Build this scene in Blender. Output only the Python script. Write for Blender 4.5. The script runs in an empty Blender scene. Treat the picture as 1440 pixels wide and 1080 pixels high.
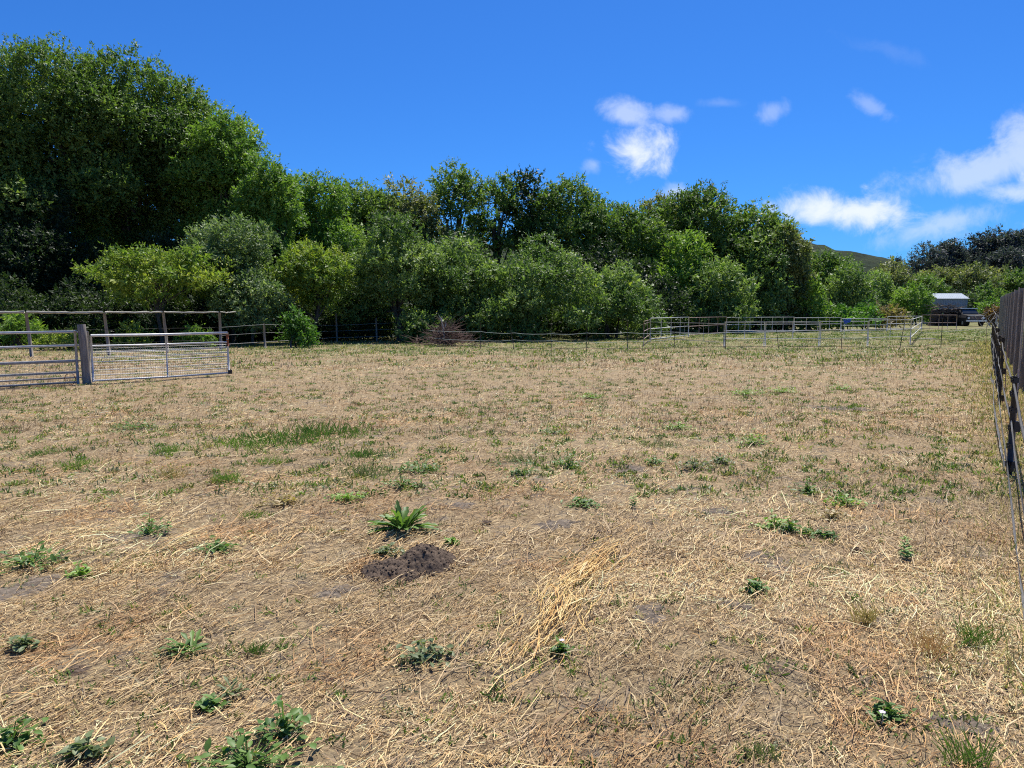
import bpy, math, random
import numpy as np
from mathutils import Vector, Matrix

R = math.radians
SC = bpy.context.scene
COL = SC.collection
rng = np.random.default_rng(7)
random.seed(7)

# ------------------------------------------------------------------ camera
EYE = 1.6
FPX = 1000.0                      # focal length in pixels of the 1440 px wide photograph
PITCH = math.atan((540 - 438) / FPX)
cam_data = bpy.data.cameras.new('camera')
cam_data.sensor_width = 36.0
cam_data.lens = FPX / 1440 * 36.0
cam_data.clip_start = 0.05
cam_data.clip_end = 9000
cam = bpy.data.objects.new('camera', cam_data)
COL.objects.link(cam)
cam.location = (0, 0, EYE)
cam.rotation_euler = (math.pi / 2 - PITCH, 0, 0)
SC.camera = cam

# ------------------------------------------------------------------ light and exposure
SUN_EL, SUN_AZ = R(62), R(20)      # azimuth clockwise from +Y (the view direction)
SUN_STRENGTH = 5.0
SKY_STRENGTH = 0.08
SC.view_settings.view_transform = 'Standard'
SC.view_settings.look = 'None'
SC.view_settings.gamma = 1
SC.view_settings.use_curve_mapping = False
SC.view_settings.exposure = 0.58
SC.cycles.filter_width = 1.1
SC.cycles.use_denoising = False
SC.cycles.max_bounces = 8
SC.cycles.transparent_max_bounces = 4

sun_data = bpy.data.lights.new('sun', 'SUN')
sun_data.energy = SUN_STRENGTH
sun_data.angle = R(0.5)
sun_data.color = (1.0, 0.95, 0.87)
sun = bpy.data.objects.new('sun', sun_data)
COL.objects.link(sun)
sdir = Vector((math.sin(SUN_AZ) * math.cos(SUN_EL), math.cos(SUN_AZ) * math.cos(SUN_EL), math.sin(SUN_EL)))
sun.rotation_euler = (-sdir).to_track_quat('-Z', 'Y').to_euler()
sun.location = (0, 0, 60)


def P(u, v, Y):
    """world point seen at photograph pixel (u, v) at the distance y = Y"""
    a, b = (u - 720) / FPX, (540 - v) / FPX
    d = (a, math.cos(PITCH) + b * math.sin(PITCH), -math.sin(PITCH) + b * math.cos(PITCH))
    t = Y / d[1]
    return Vector((d[0] * t, Y, EYE + d[2] * t))


def G(u, v):
    a, b = (u - 720) / FPX, (540 - v) / FPX
    d = (a, math.cos(PITCH) + b * math.sin(PITCH), -math.sin(PITCH) + b * math.cos(PITCH))
    t = -EYE / d[2]
    return Vector((d[0] * t, d[1] * t, 0))


# ------------------------------------------------------------------ world: clear blue sky with a few clouds
world = bpy.data.worlds.new('World')
SC.world = world
world.use_nodes = True
wt = world.node_tree
for n in list(wt.nodes):
    wt.nodes.remove(n)
N = wt.nodes.new
L = wt.links.new


def wmath(op, a, b=None, clamp=False):
    n = N('ShaderNodeMath'); n.operation = op; n.use_clamp = clamp
    for i, x in enumerate((a, b)):
        if x is None:
            continue
        if isinstance(x, (int, float)):
            n.inputs[i].default_value = x
        else:
            L(x, n.inputs[i])
    return n.outputs[0]


sky = N('ShaderNodeTexSky')
sky.sky_type = 'NISHITA'
sky.sun_disc = False
sky.sun_elevation = SUN_EL
sky.sun_rotation = SUN_AZ
sky.altitude = 50
sky.air_density = 1.0
sky.dust_density = 0.35
sky.ozone_density = 3.0
tint = N('ShaderNodeMix'); tint.data_type = 'RGBA'; tint.blend_type = 'MULTIPLY'
tint.inputs['Factor'].default_value = 1.0
L(sky.outputs[0], tint.inputs['A'])
tint.inputs['B'].default_value = (0.195, 0.565, 1.13, 1)

tc = N('ShaderNodeTexCoord')
sep = N('ShaderNodeSeparateXYZ'); L(tc.outputs['Generated'], sep.inputs[0])
yy = wmath('MAXIMUM', sep.outputs[1], 0.05)
cu = wmath('DIVIDE', sep.outputs[0], yy)
cw = wmath('DIVIDE', sep.outputs[2], yy)
comb = N('ShaderNodeCombineXYZ'); L(cu, comb.inputs[0]); L(cw, comb.inputs[1])
nz = N('ShaderNodeTexNoise'); nz.inputs['Scale'].default_value = 17; nz.inputs['Detail'].default_value = 11
nz.inputs['Roughness'].default_value = 0.62; nz.inputs['Distortion'].default_value = 0.35
L(comb.outputs[0], nz.inputs['Vector'])
noise_c = wmath('MULTIPLY', wmath('SUBTRACT', nz.outputs[0], 0.5), 2.3)
clouds = [  # photograph position, half sizes in px, tilt, thickness
    (893, 214, 66, 42, 0, 1.0), (882, 160, 44, 24, 18, .5), (948, 160, 32, 16, 0, .38), (1086, 157, 30, 18, -30, .27),
    (1228, 150, 48, 15, 25, .25), (1205, 297, 130, 32, 3, .95), (1160, 300, 70, 24, 0, .8), (952, 272, 34, 18, 0, .6), (1385, 240, 150, 40, -14, .54),
    (1450, 205, 90, 56, -30, .56), (1345, 308, 120, 26, -14, .45), (1440, 272, 95, 26, 0, .6), (835, 232, 18, 14, 0, .3),
    (1250, 70, 70, 16, 15, .05), (1010, 145, 40, 10, 0, .12), (1530, 250, 150, 80, 0, .8), (1620, 190, 130, 60, 5, .6), (-260, 330, 180, 40, 0, .6)]
dens = None
for (u, v, a, b, rot, thick) in clouds:
    p = P(u, v, 1.0)
    gu, gw = p.x, p.z - EYE
    du, dw = wmath('SUBTRACT', cu, gu), wmath('SUBTRACT', cw, gw)
    c_, s_ = math.cos(R(-rot)), math.sin(R(-rot))
    xr = wmath('ADD', wmath('MULTIPLY', du, c_ / (a / FPX)), wmath('MULTIPLY', dw, s_ / (a / FPX)))
    yr = wmath('ADD', wmath('MULTIPLY', du, -s_ / (b / FPX)), wmath('MULTIPLY', dw, c_ / (b / FPX)))
    d2 = wmath('SQRT', wmath('ADD', wmath('MULTIPLY', xr, xr), wmath('MULTIPLY', yr, yr)))
    m = wmath('ADD', wmath('SUBTRACT', 1.0, d2), noise_c)
    mr = N('ShaderNodeMapRange'); mr.interpolation_type = 'SMOOTHSTEP'
    mr.inputs['From Min'].default_value = 0.0; mr.inputs['From Max'].default_value = 0.95
    mr.inputs['To Min'].default_value = 0.0; mr.inputs['To Max'].default_value = thick
    L(m, mr.inputs['Value'])
    dens = mr.outputs[0] if dens is None else wmath('MAXIMUM', dens, mr.outputs[0])
front = wmath('GREATER_THAN', sep.outputs[1], 0.06)
dens = wmath('MULTIPLY', dens, front)
cm = N('ShaderNodeMix'); cm.data_type = 'RGBA'
L(dens, cm.inputs['Factor']); L(tint.outputs['Result'], cm.inputs['A'])
cm.inputs['B'].default_value = (7.6, 8.2, 9.2, 1)
bg = N('ShaderNodeBackground'); bg.inputs['Strength'].default_value = SKY_STRENGTH
L(cm.outputs['Result'], bg.inputs['Color'])
wo = N('ShaderNodeOutputWorld'); L(bg.outputs[0], wo.inputs['Surface'])

# ------------------------------------------------------------------ helpers


def tag(o, label=None, cat=None, group=None, kind=None):
    if label: o['label'] = label
    if cat: o['category'] = cat
    if group: o['group'] = group
    if kind: o['kind'] = kind
    return o


def link(name, me, mat=None, parent=None, loc=None):
    o = bpy.data.objects.new(name, me)
    COL.objects.link(o)
    if mat is not None and len(me.materials) == 0:
        me.materials.append(mat)
    if parent is not None:
        o.parent = parent
    if loc is not None:
        o.location = loc
    return o


def empty(name, loc, rz=0):
    o = bpy.data.objects.new(name, None)
    o.empty_display_size = 0.2
    COL.objects.link(o)
    o.location = loc
    o.rotation_euler = (0, 0, rz)
    return o


def mesh_np(name, V, F, col=None, smooth=False):
    """V (n,3), F (m,k): one mesh; col (n,3) stored as the colour attribute 'Col'"""
    V = np.asarray(V, np.float32); F = np.asarray(F, np.int32)
    me = bpy.data.meshes.new(name)
    k = F.shape[1]
    me.vertices.add(len(V)); me.vertices.foreach_set('co', V.ravel())
    me.loops.add(F.size); me.loops.foreach_set('vertex_index', F.ravel())
    me.polygons.add(len(F))
    me.polygons.foreach_set('loop_start', np.arange(0, F.size, k, dtype=np.int32))
    if smooth:
        me.polygons.foreach_set('use_smooth', np.ones(len(F), bool))
    if col is not None:
        a = me.color_attributes.new('Col', 'FLOAT_COLOR', 'POINT')
        c4 = np.ones((len(V), 4), np.float32); c4[:, :3] = col
        a.data.foreach_set('color', c4.ravel())
    me.update(calc_edges=True)
    return me


class MB:
    """collects boxes, tubes and lumps, all turned into one mesh"""
    def __init__(s):
        s.v, s.f = [], []

    def add(s, vs, fs):
        n = len(s.v)
        s.v += [tuple(x) for x in vs]
        s.f += [tuple(i + n for i in f) for f in fs]

    def box(s, c, size, rz=0, tilt=None):
        x, y, z = (q / 2 for q in size)
        m = Matrix.Rotation(rz, 3, 'Z')
        if tilt: m = m @ tilt
        c = Vector(c)
        vs = [c + m @ Vector((sx * x, sy * y, sz * z)) for sx in (-1, 1) for sy in (-1, 1) for sz in (-1, 1)]
        s.add(vs, [(0, 1, 3, 2), (4, 6, 7, 5), (0, 4, 5, 1), (2, 3, 7, 6), (0, 2, 6, 4), (1, 5, 7, 3)])

    def tube(s, pts, r, n=8, cap=True):
        pts = [Vector(p) for p in pts]
        rs = r if isinstance(r, (list, tuple)) else [r] * len(pts)
        base = len(s.v)
        ref = None
        for i, p in enumerate(pts):
            t = (pts[min(i + 1, len(pts) - 1)] - pts[max(i - 1, 0)]).normalized()
            if ref is None:
                ref = Vector((0, 0, 1)) if abs(t.z) < .9 else Vector((1, 0, 0))
            a = t.cross(ref).normalized(); b = t.cross(a).normalized()
            ref = -b if False else ref
            for k in range(n):
                an = 2 * math.pi * k / n
                s.v.append(tuple(p + (a * math.cos(an) + b * math.sin(an)) * rs[i]))
        for i in range(len(pts) - 1):
            for k in range(n):
                k2 = (k + 1) % n
                s.f.append((base + i * n + k, base + i * n + k2, base + (i + 1) * n + k2, base + (i + 1) * n + k))
        if cap:
            s.f.append(tuple(base + k for k in range(n)))
            s.f.append(tuple(base + (len(pts) - 1) * n + k for k in reversed(range(n))))

    def mesh(s, name, smooth=False):
        me = bpy.data.meshes.new(name)
        me.from_pydata(s.v, [], s.f)
        if smooth:
            me.polygons.foreach_set('use_smooth', np.ones(len(me.polygons), bool))
        me.update()
        return me

    def build(s, name, mat, parent=None, smooth=False, loc=None):
        return link(name, s.mesh(name, smooth), mat, parent, loc)


def unit(a):
    return a / np.maximum(np.linalg.norm(a, axis=-1, keepdims=True), 1e-9)


_ng = np.random.default_rng(99).random((8, 256, 256))


def vnoise(x, y, scale, ch=0):
    """smooth value noise on the ground plane, 0..1"""
    x = np.asarray(x) / scale + 1000.37; y = np.asarray(y) / scale + 1000.71
    xi = np.floor(x).astype(int); yi = np.floor(y).astype(int)
    fx = x - xi; fy = y - yi
    fx = fx * fx * (3 - 2 * fx); fy = fy * fy * (3 - 2 * fy)
    g = _ng[ch]
    a = g[xi % 256, yi % 256]; b = g[(xi + 1) % 256, yi % 256]
    c = g[xi % 256, (yi + 1) % 256]; d = g[(xi + 1) % 256, (yi + 1) % 256]
    return (a * (1 - fx) + b * fx) * (1 - fy) + (c * (1 - fx) + d * fx) * fy


# ------------------------------------------------------------------ materials


class MT:
    def __init__(s, name, rough=0.8, spec=0.3, metal=0.0):
        s.m = bpy.data.materials.new(name); s.m.use_nodes = True
        s.t = s.m.node_tree
        s.b = s.t.nodes['Principled BSDF']
        s.b.inputs['Roughness'].default_value = rough
        s.b.inputs['Specular IOR Level'].default_value = spec
        s.b.inputs['Metallic'].default_value = metal
        s.out = s.t.nodes['Material Output']
        s.tc = None

    def n(s, typ, **kw):
        q = s.t.nodes.new('ShaderNode' + typ)
        for k, v in kw.items():
            if k in q.inputs: q.inputs[k].default_value = v
            else: setattr(q, k, v)
        return q

    def l(s, a, b): s.t.links.new(a, b)

    def coord(s, which='Object', scale=(1, 1, 1), rot=(0, 0, 0)):
        if s.tc is None: s.tc = s.n('TexCoord')
        mp = s.n('Mapping'); mp.inputs['Scale'].default_value = scale; mp.inputs['Rotation'].default_value = rot
        s.l(s.tc.outputs[which], mp.inputs[0])
        return mp.outputs[0]

    def noise(s, scale, detail=5, rough=.6, vec=None, dist=0.0):
        q = s.n('TexNoise', Scale=scale, Detail=detail, Roughness=rough, Distortion=dist)
        s.l(vec if vec is not None else s.coord(), q.inputs['Vector'])
        return q.outputs[0]

    def ramp(s, fac, stops):
        q = s.n('ValToRGB')
        e = q.color_ramp.elements
        while len(e) < len(stops): e.new(0.5)
        for i, (p, c) in enumerate(stops):
            e[i].position = p; e[i].color = (*c, 1) if len(c) == 3 else c
        s.l(fac, q.inputs[0])
        return q.outputs[0]

    def mix(s, fac, a, b, blend='MIX'):
        q = s.n('Mix', data_type='RGBA', blend_type=blend)
        for sock, x in ((q.inputs['Factor'], fac), (q.inputs['A'], a), (q.inputs['B'], b)):
            if isinstance(x, (int, float)): sock.default_value = x
            elif isinstance(x, tuple): sock.default_value = (*x, 1)
            else: s.l(x, sock)
        return q.outputs['Result']

    def math(s, op, a, b=None, clamp=False):
        q = s.n('Math', operation=op, use_clamp=clamp)
        for i, x in enumerate((a, b)):
            if x is None: continue
            if isinstance(x, (int, float)): q.inputs[i].default_value = x
            else: s.l(x, q.inputs[i])
        return q.outputs[0]

    def color(s, c): s.l(c, s.b.inputs['Base Color'])

    def bump(s, h, strength=.4, dist=.02):
        q = s.n('Bump', Strength=strength, Distance=dist)
        s.l(h, q.inputs['Height']); s.l(q.outputs[0], s.b.inputs['Normal'])


def simple(name, c1, c2, scale=6, rough=.8, metal=0, spec=.3, bump=.2, stretch=(1, 1, 1)):
    m = MT(name, rough, spec, metal)
    v = m.coord(scale=stretch)
    f = m.noise(scale, 6, .65, v)
    m.color(m.ramp(f, [(.3, c1), (.7, c2)]))
    m.bump(f, bump, .01)
    return m.m


def leaf_material(name, trans=.34, rough=.55, spec=.28, boost=(1.35, 1.5, .7)):
    m = MT(name, rough, spec)
    at = m.n('Attribute', attribute_name='Col')
    m.color(at.outputs['Color'])
    tr = m.n('BsdfTranslucent')
    tcol = m.mix(1.0, at.outputs['Color'], boost, 'MULTIPLY')
    m.l(tcol, tr.inputs['Color'])
    mx = m.n('MixShader'); mx.inputs[0].default_value = trans
    m.l(m.b.outputs[0], mx.inputs[1]); m.l(tr.outputs[0], mx.inputs[2])
    m.l(mx.outputs[0], m.out.inputs['Surface'])
    return m.m


M_LEAF = leaf_material('leaf')
M_WEED = leaf_material('weed_leaf', .3, .5, .35)
M_STRAW = leaf_material('straw', .12, .6, .3, (1, .95, .8))
M_BARK = simple('bark', (.035, .028, .022), (.13, .11, .09), 5, .9, stretch=(3, 3, .6), bump=.8)
M_TWIG = simple('dry_twig', (.08, .048, .038), (.20, .13, .105), 9, .9)
M_SNAG = simple('bleached_wood', (.3, .26, .22), (.55, .5, .44), 9, .9)
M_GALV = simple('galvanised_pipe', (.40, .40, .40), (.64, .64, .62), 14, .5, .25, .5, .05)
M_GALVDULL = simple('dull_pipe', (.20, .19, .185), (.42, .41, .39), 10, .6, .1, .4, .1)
M_RUST = simple('rust', (.12, .03, .015), (.28, .10, .05), 20, .9)
M_RUSTPIPE = simple('rusting_pipe', (.22, .10, .07), (.5, .42, .38), 4, .7, .2, .3, .1)
M_WHITEPIPE = simple('white_pipe', (.5, .48, .46), (.78, .78, .76), 5, .5, .1, .4, .05)
M_WIRE = simple('fence_wire', (.30, .30, .30), (.5, .5, .5), 12, .5, .6, .4, .05)
M_POSTWOOD = simple('grey_post_wood', (.12, .105, .092), (.32, .285, .245), 7, .9, stretch=(5, 5, .35), bump=.8)
M_RAILWOOD = simple('pale_rail_wood', (.26, .24, .19), (.55, .52, .44), 9, .9, stretch=(.6, 3, 3), bump=.9)
M_BOARD = simple('weathered_board', (.30, .255, .20), (.58, .51, .42), 5, .92, stretch=(8, 8, .3), bump=.6)
M_BLACK = simple('black_plastic', (.012, .012, .013), (.03, .03, .032), 20, .5, 0, .4, .05)
M_TAPE = simple('grey_tape', (.16, .16, .155), (.42, .42, .40), 30, .8)
M_TAPEDARK = simple('dark_tape', (.035, .034, .03), (.10, .095, .085), 30, .8)
M_TAPEPALE = simple('pale_tape', (.32, .38, .32), (.55, .60, .54), 30, .7)
M_SOIL = simple('dug_soil', (.042, .030, .022), (.165, .122, .09), 70, .98, spec=.1, bump=.6)
M_GREYSOIL = simple('bare_soil', (.075, .060, .047), (.22, .18, .138), 26, .98, spec=.1, bump=.8)
M_BLUE = simple('blue_plastic', (.03, .10, .42), (.10, .22, .62), 8, .4)
M_ROOF = simple('corrugated_iron', (.26, .31, .36), (.36, .41, .46), 3, .6, 0, .3, .05)
M_SHEDWALL = simple('shed_sheet', (.20, .24, .30), (.34, .37, .42), 2, .7)
M_LOG = simple('log_bark', (.03, .022, .018), (.11, .085, .07), 6, .95, bump=.8)
M_LOGEND = simple('cut_log_end', (.28, .2, .13), (.45, .34, .22), 12, .9)
M_PAINT = simple('dark_truck_paint', (.02, .02, .021), (.05, .045, .04), 4, .75, 0, .2, .05)
M_CHROME = simple('pale_metal', (.6, .6, .62), (.8, .8, .8), 6, .35, .3, .5, .03)
M_GLASS = simple('dark_glass', (.02, .025, .03), (.04, .045, .05), 2, .08, 0, .6, 0)
M_RUBBER = simple('rubber', (.012, .012, .012), (.03, .028, .026), 20, .9)
M_PETAL = simple('pale_pink_petal', (.70, .55, .66), (.85, .78, .84), 8, .7)


# ------------------------------------------------------------------ ground
def ground_material():
    m = MT('dry_pasture', .95, .12)
    geo = m.n('NewGeometry')
    pos = geo.outputs['Position']

    def vec(scale, rot=0):
        src = pos
        if rot:                                               # turn first, stretch afterwards
            r1 = m.n('Mapping'); r1.inputs['Rotation'].default_value = (0, 0, rot)
            m.l(pos, r1.inputs[0]); src = r1.outputs[0]
        mp = m.n('Mapping'); mp.inputs['Scale'].default_value = scale
        m.l(src, mp.inputs[0]); return mp.outputs[0]
    big = m.noise(.35, 4, .6, vec((1, 1, 1)))
    mid = m.noise(2.1, 6, .7, vec((1, 1, 1)))
    fine = m.noise(26, 7, .75, vec((1, 1, 1)))
    s1 = m.noise(34, 5, .75, vec((1, .22, 1), R(37)), 1.6)
    s2 = m.noise(40, 5, .75, vec((1, .25, 1), R(-58)), 1.6)
    s3 = m.noise(11, 5, .7, vec((1, .35, 1), R(-40)), 2.0)
    s4 = m.noise(46, 5, .75, vec((1, .3, 1), R(84)), 1.8)
    straw = m.math('MAXIMUM', m.math('MAXIMUM', s1, s2), s4)
    c_straw = m.ramp(straw, [(.42, (.085, .062, .045)), (.53, (.25, .195, .125)), (.62, (.43, .335, .205)), (.74, (.62, .49, .32))])
    c_tone = m.ramp(mid, [(.30, (.70, .64, .58)), (.5, (1, .96, .88)), (.72, (1.12, 1.08, .92))])
    c = m.mix(1.0, c_straw, c_tone, 'MULTIPLY')
    # reddish brown thatch
    c = m.mix(m.ramp(s3, [(.5, (0, 0, 0)), (.72, (.35, .35, .35))]), c, (.24, .155, .10))
    # bare grey soil
    soilf = m.math('ADD', m.math('MULTIPLY', mid, .6), m.math('MULTIPLY', m.noise(6, 5, .7, vec((1, 1.6, 1))), .5))
    c = m.mix(m.ramp(soilf, [(.56, (0, 0, 0)), (.66, (.85, .85, .85))]), c, m.ramp(fine, [(.3, (.075, .062, .052)), (.7, (.22, .185, .15))]))
    # green growth, thin near the camera and thicker towards the wood
    sepp = m.n('SeparateXYZ'); m.l(pos, sepp.inputs[0])
    far = m.n('MapRange'); far.inputs['From Min'].default_value = 6; far.inputs['From Max'].default_value = 34
    far.inputs['To Min'].default_value = -.10; far.inputs['To Max'].default_value = .125
    m.l(sepp.outputs[1], far.inputs['Value'])
    g = m.math('ADD', m.math('ADD', m.math('MULTIPLY', m.noise(1.3, 7, .72, vec((1, 1, 1)), .6), .7), m.math('MULTIPLY', big, .3)), far.outputs[0])
    c_green = m.ramp(fine, [(.3, (.05, .075, .022)), (.55, (.12, .15, .045)), (.75, (.24, .24, .10))])
    c = m.mix(m.ramp(g, [(.53, (0, 0, 0)), (.62, (.75, .75, .75))]), c, c_green)
    m.color(c)
    h = m.math('ADD', m.math('MULTIPLY', straw, .7), m.math('MULTIPLY', fine, .6))
    m.bump(h, .9, .03)
    return m.m


def gz(x, y):
    return (vnoise(x, y, 1.7, 0) - .5) * .05 + (vnoise(x, y, .45, 1) - .5) * .024 + (vnoise(x, y, .16, 2) - .5) * .020


def build_ground():
    # fine grid near the camera, coarse to the horizon, all one sheet
    ys = np.concatenate([np.arange(-6, 1.5, .3), np.arange(1.5, 8, .12), np.arange(8, 14, .2), np.arange(14, 40, .5), np.arange(40, 130, 5), np.array([140, 200, 300, 500, 900, 1800, 4500])])
    xs = np.concatenate([-np.array([4500, 1800, 900, 500, 300, 200, 140]), np.arange(-120, -26, 6), np.arange(-26, -10, .5), np.arange(-10, -6, .2), np.arange(-6, 6, .12), np.arange(6, 10, .2),
                         np.arange(10, 26, .5), np.arange(26, 121, 6), np.array([140, 200, 300, 500, 900, 1800, 4500])])
    ys = np.concatenate([-np.array([4500, 900, 200, 60, 20]), ys])
    X, Y = np.meshgrid(xs, ys)
    Z = gz(X, Y) * np.clip(1.4 - np.hypot(X, Y) / 30, 0, 1)
    V = np.stack([X, Y, Z], -1).reshape(-1, 3)
    nx, ny = len(xs), len(ys)
    i = np.arange(nx * ny).reshape(ny, nx)
    F = np.stack([i[:-1, :-1], i[:-1, 1:], i[1:, 1:], i[1:, :-1]], -1).reshape(-1, 4)
    o = link('ground', mesh_np('ground', V, F, smooth=True), ground_material())
    tag(o, 'dry straw coloured pasture with patches of green weeds', kind='structure')


build_ground()

# soil patches: photograph position, half size in px (across, deep)
PATCHES = [(1090, 795, 38, 14, M_GREYSOIL), (1035, 855, 22, 8, M_GREYSOIL), (915, 868, 28, 12, M_GREYSOIL), (1095, 945, 16, 10, M_SOIL),
           (780, 738, 30, 6, M_GREYSOIL), (1010, 720, 26, 5, M_GREYSOIL), (30, 830, 34, 22, M_GREYSOIL), (1355, 1015, 40, 16, M_GREYSOIL),
           (470, 830, 26, 10, M_GREYSOIL), (640, 712, 22, 5, M_GREYSOIL), (560, 1040, 0, 0, None),
           (880, 662, 26, 5, M_GREYSOIL), (110, 943, 18, 8, M_SOIL), (1180, 575, 40, 3, M_GREYSOIL),
           (180, 760, 30, 7, M_GREYSOIL)]
PATCHES = [p for p in PATCHES if p[4] is not None]
patch_xyr = []
for (u, v, hu, hv, mt) in PATCHES:
    hu, hv = hu * 1.25, hv * 1.25
    c = G(u, v); e = G(u + hu, v); f_, b_ = G(u, v + hv), G(u, v - hv)
    rx = abs(e.x - c.x); ry = abs(b_.y - f_.y) / 2
    patch_xyr.append((c.x, c.y, rx, ry))
    K, RN = 64, 16
    vs, fs = [], []
    ph = rng.random(4) * 6.28
    for r_ in range(RN + 1):
        q = r_ / RN
        for k in range(K):
            a = 2 * math.pi * k / K
            rr = q * (1 + .22 * math.sin(2 * a + ph[0]) + .15 * math.sin(5 * a + ph[1]) + .1 * math.sin(9 * a + ph[2]))
            x, y = c.x + rx * rr * math.cos(a), c.y + ry * rr * math.sin(a)
            z = float(gz(x, y)) + .007 - .016 * q ** 3 + (float(vnoise(x + 9, y, .05, 3)) - .45) * .016 * (1 - q ** 4) + (float(vnoise(x, y + 9, .014, 4)) - .5) * .007 * (1 - q ** 6)
            vs.append((x, y, z))
    for r_ in range(RN):
        for k in range(K):
            k2 = (k + 1) % K
            fs.append((r_ * K + k, (r_ + 1) * K + k, (r_ + 1) * K + k2, r_ * K + k2))
    me = bpy.data.meshes.new('soil_patch'); me.from_pydata(vs, [], fs)
    tag(link('soil_patch', me, mt), 'bare crumbly soil showing between the straw', kind='structure')


def in_patch(x, y, grow=1.0):
    r = np.zeros(len(x), bool)
    for (cx, cy, rx, ry) in patch_xyr:
        r |= ((x - cx) / (rx * grow)) ** 2 + ((y - cy) / (ry * grow)) ** 2 < 1
    return r


# ------------------------------------------------------------------ far hill
def build_hill():
    nx, ny = 220, 60
    xs = np.linspace(-500, 700, nx); ys = np.linspace(420, 1100, ny)
    X, Y = np.meshgrid(xs, ys)
    # ridge line read off the photograph, at 620 m
    prof_u = np.array([-300, 300, 700, 900, 1000, 1100, 1135, 1160, 1200, 1240, 1270, 1310, 1400, 1700])
    prof_v = np.array([390, 370, 350, 338, 335, 343, 349, 353, 361, 370, 378, 388, 402, 425])
    px = (prof_u - 720) / FPX * 620; pz = np.array([P(720, v, 620).z for v in prof_v])
    H = np.interp(X, px, pz)
    t = np.clip((Y - 430) / 190, 0, 1); t = t * t * (3 - 2 * t)
    t2 = np.clip((1080 - Y) / 420, 0, 1)
    Z = H * t * np.where(Y > 640, .55 + .45 * t2, 1) + (vnoise(X, Y, 14, 2) - .5) * 5 * t + (vnoise(X, Y, 60, 3) - .5) * 5 * t - 2 * (1 - t)
    V = np.stack([X, Y, Z], -1).reshape(-1, 3)
    i = np.arange(nx * ny).reshape(ny, nx)
    F = np.stack([i[:-1, :-1], i[:-1, 1:], i[1:, 1:], i[1:, :-1]], -1).reshape(-1, 4)
    m = MT('chaparral', .95, .1)
    a = m.noise(.12, 6, .75); b = m.noise(.02, 4, .6)
    c = m.ramp(a, [(.35, (.008, .015, .009)), (.5, (.020, .034, .016)), (.7, (.036, .050, .024))])
    c = m.mix(m.ramp(b, [(.5, (0, 0, 0)), (.65, (.6, .6, .6))]), c, (.045, .055, .028))
    m.color(c); m.bump(a, 1, 3)
    o = link('hill', mesh_np('hill', V, F, smooth=True), m.m)
    tag(o, 'distant scrub covered hill falling away to the right', kind='structure')


build_hill()

# ------------------------------------------------------------------ trees and shrubs
PAL = {  # leaf colours: dark, mid, light
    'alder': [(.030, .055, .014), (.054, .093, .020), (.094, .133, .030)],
    'dark': [(.018, .036, .014), (.032, .060, .020), (.055, .085, .030)],  # shade of the wood put into the leaf colour, darker than the rest
    'bright': [(.045, .085, .016), (.075, .130, .022), (.115, .165, .030)],
    'yellow': [(.050, .085, .016), (.090, .130, .022), (.150, .172, .030)],
    'willow': [(.038, .066, .018), (.070, .110, .030), (.118, .155, .050)],
    'grey': [(.038, .064, .024), (.070, .104, .040), (.118, .150, .068)],
    'olive': [(.045, .060, .022), (.080, .095, .034), (.125, .125, .050)],
    'euc': [(.030, .042, .052), (.048, .064, .076), (.078, .094, .105)],  # glaucous leaf tone with distance haze painted in as extra blue
    'ochre': [(.12, .10, .05), (.22, .17, .07), (.32, .26, .11)],
    'nasturtium': [(.05, .12, .02), (.09, .20, .03), (.14, .27, .05)],
    'drybrown': [(.10, .06, .035), (.20, .12, .06), (.34, .22, .10)],
}
PAL = {k: [tuple(q * (2.1 if k not in ('euc', 'nasturtium', 'ochre', 'drybrown', 'dark') else 1.0) for q in c) for c in v] for k, v in PAL.items()}


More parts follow.
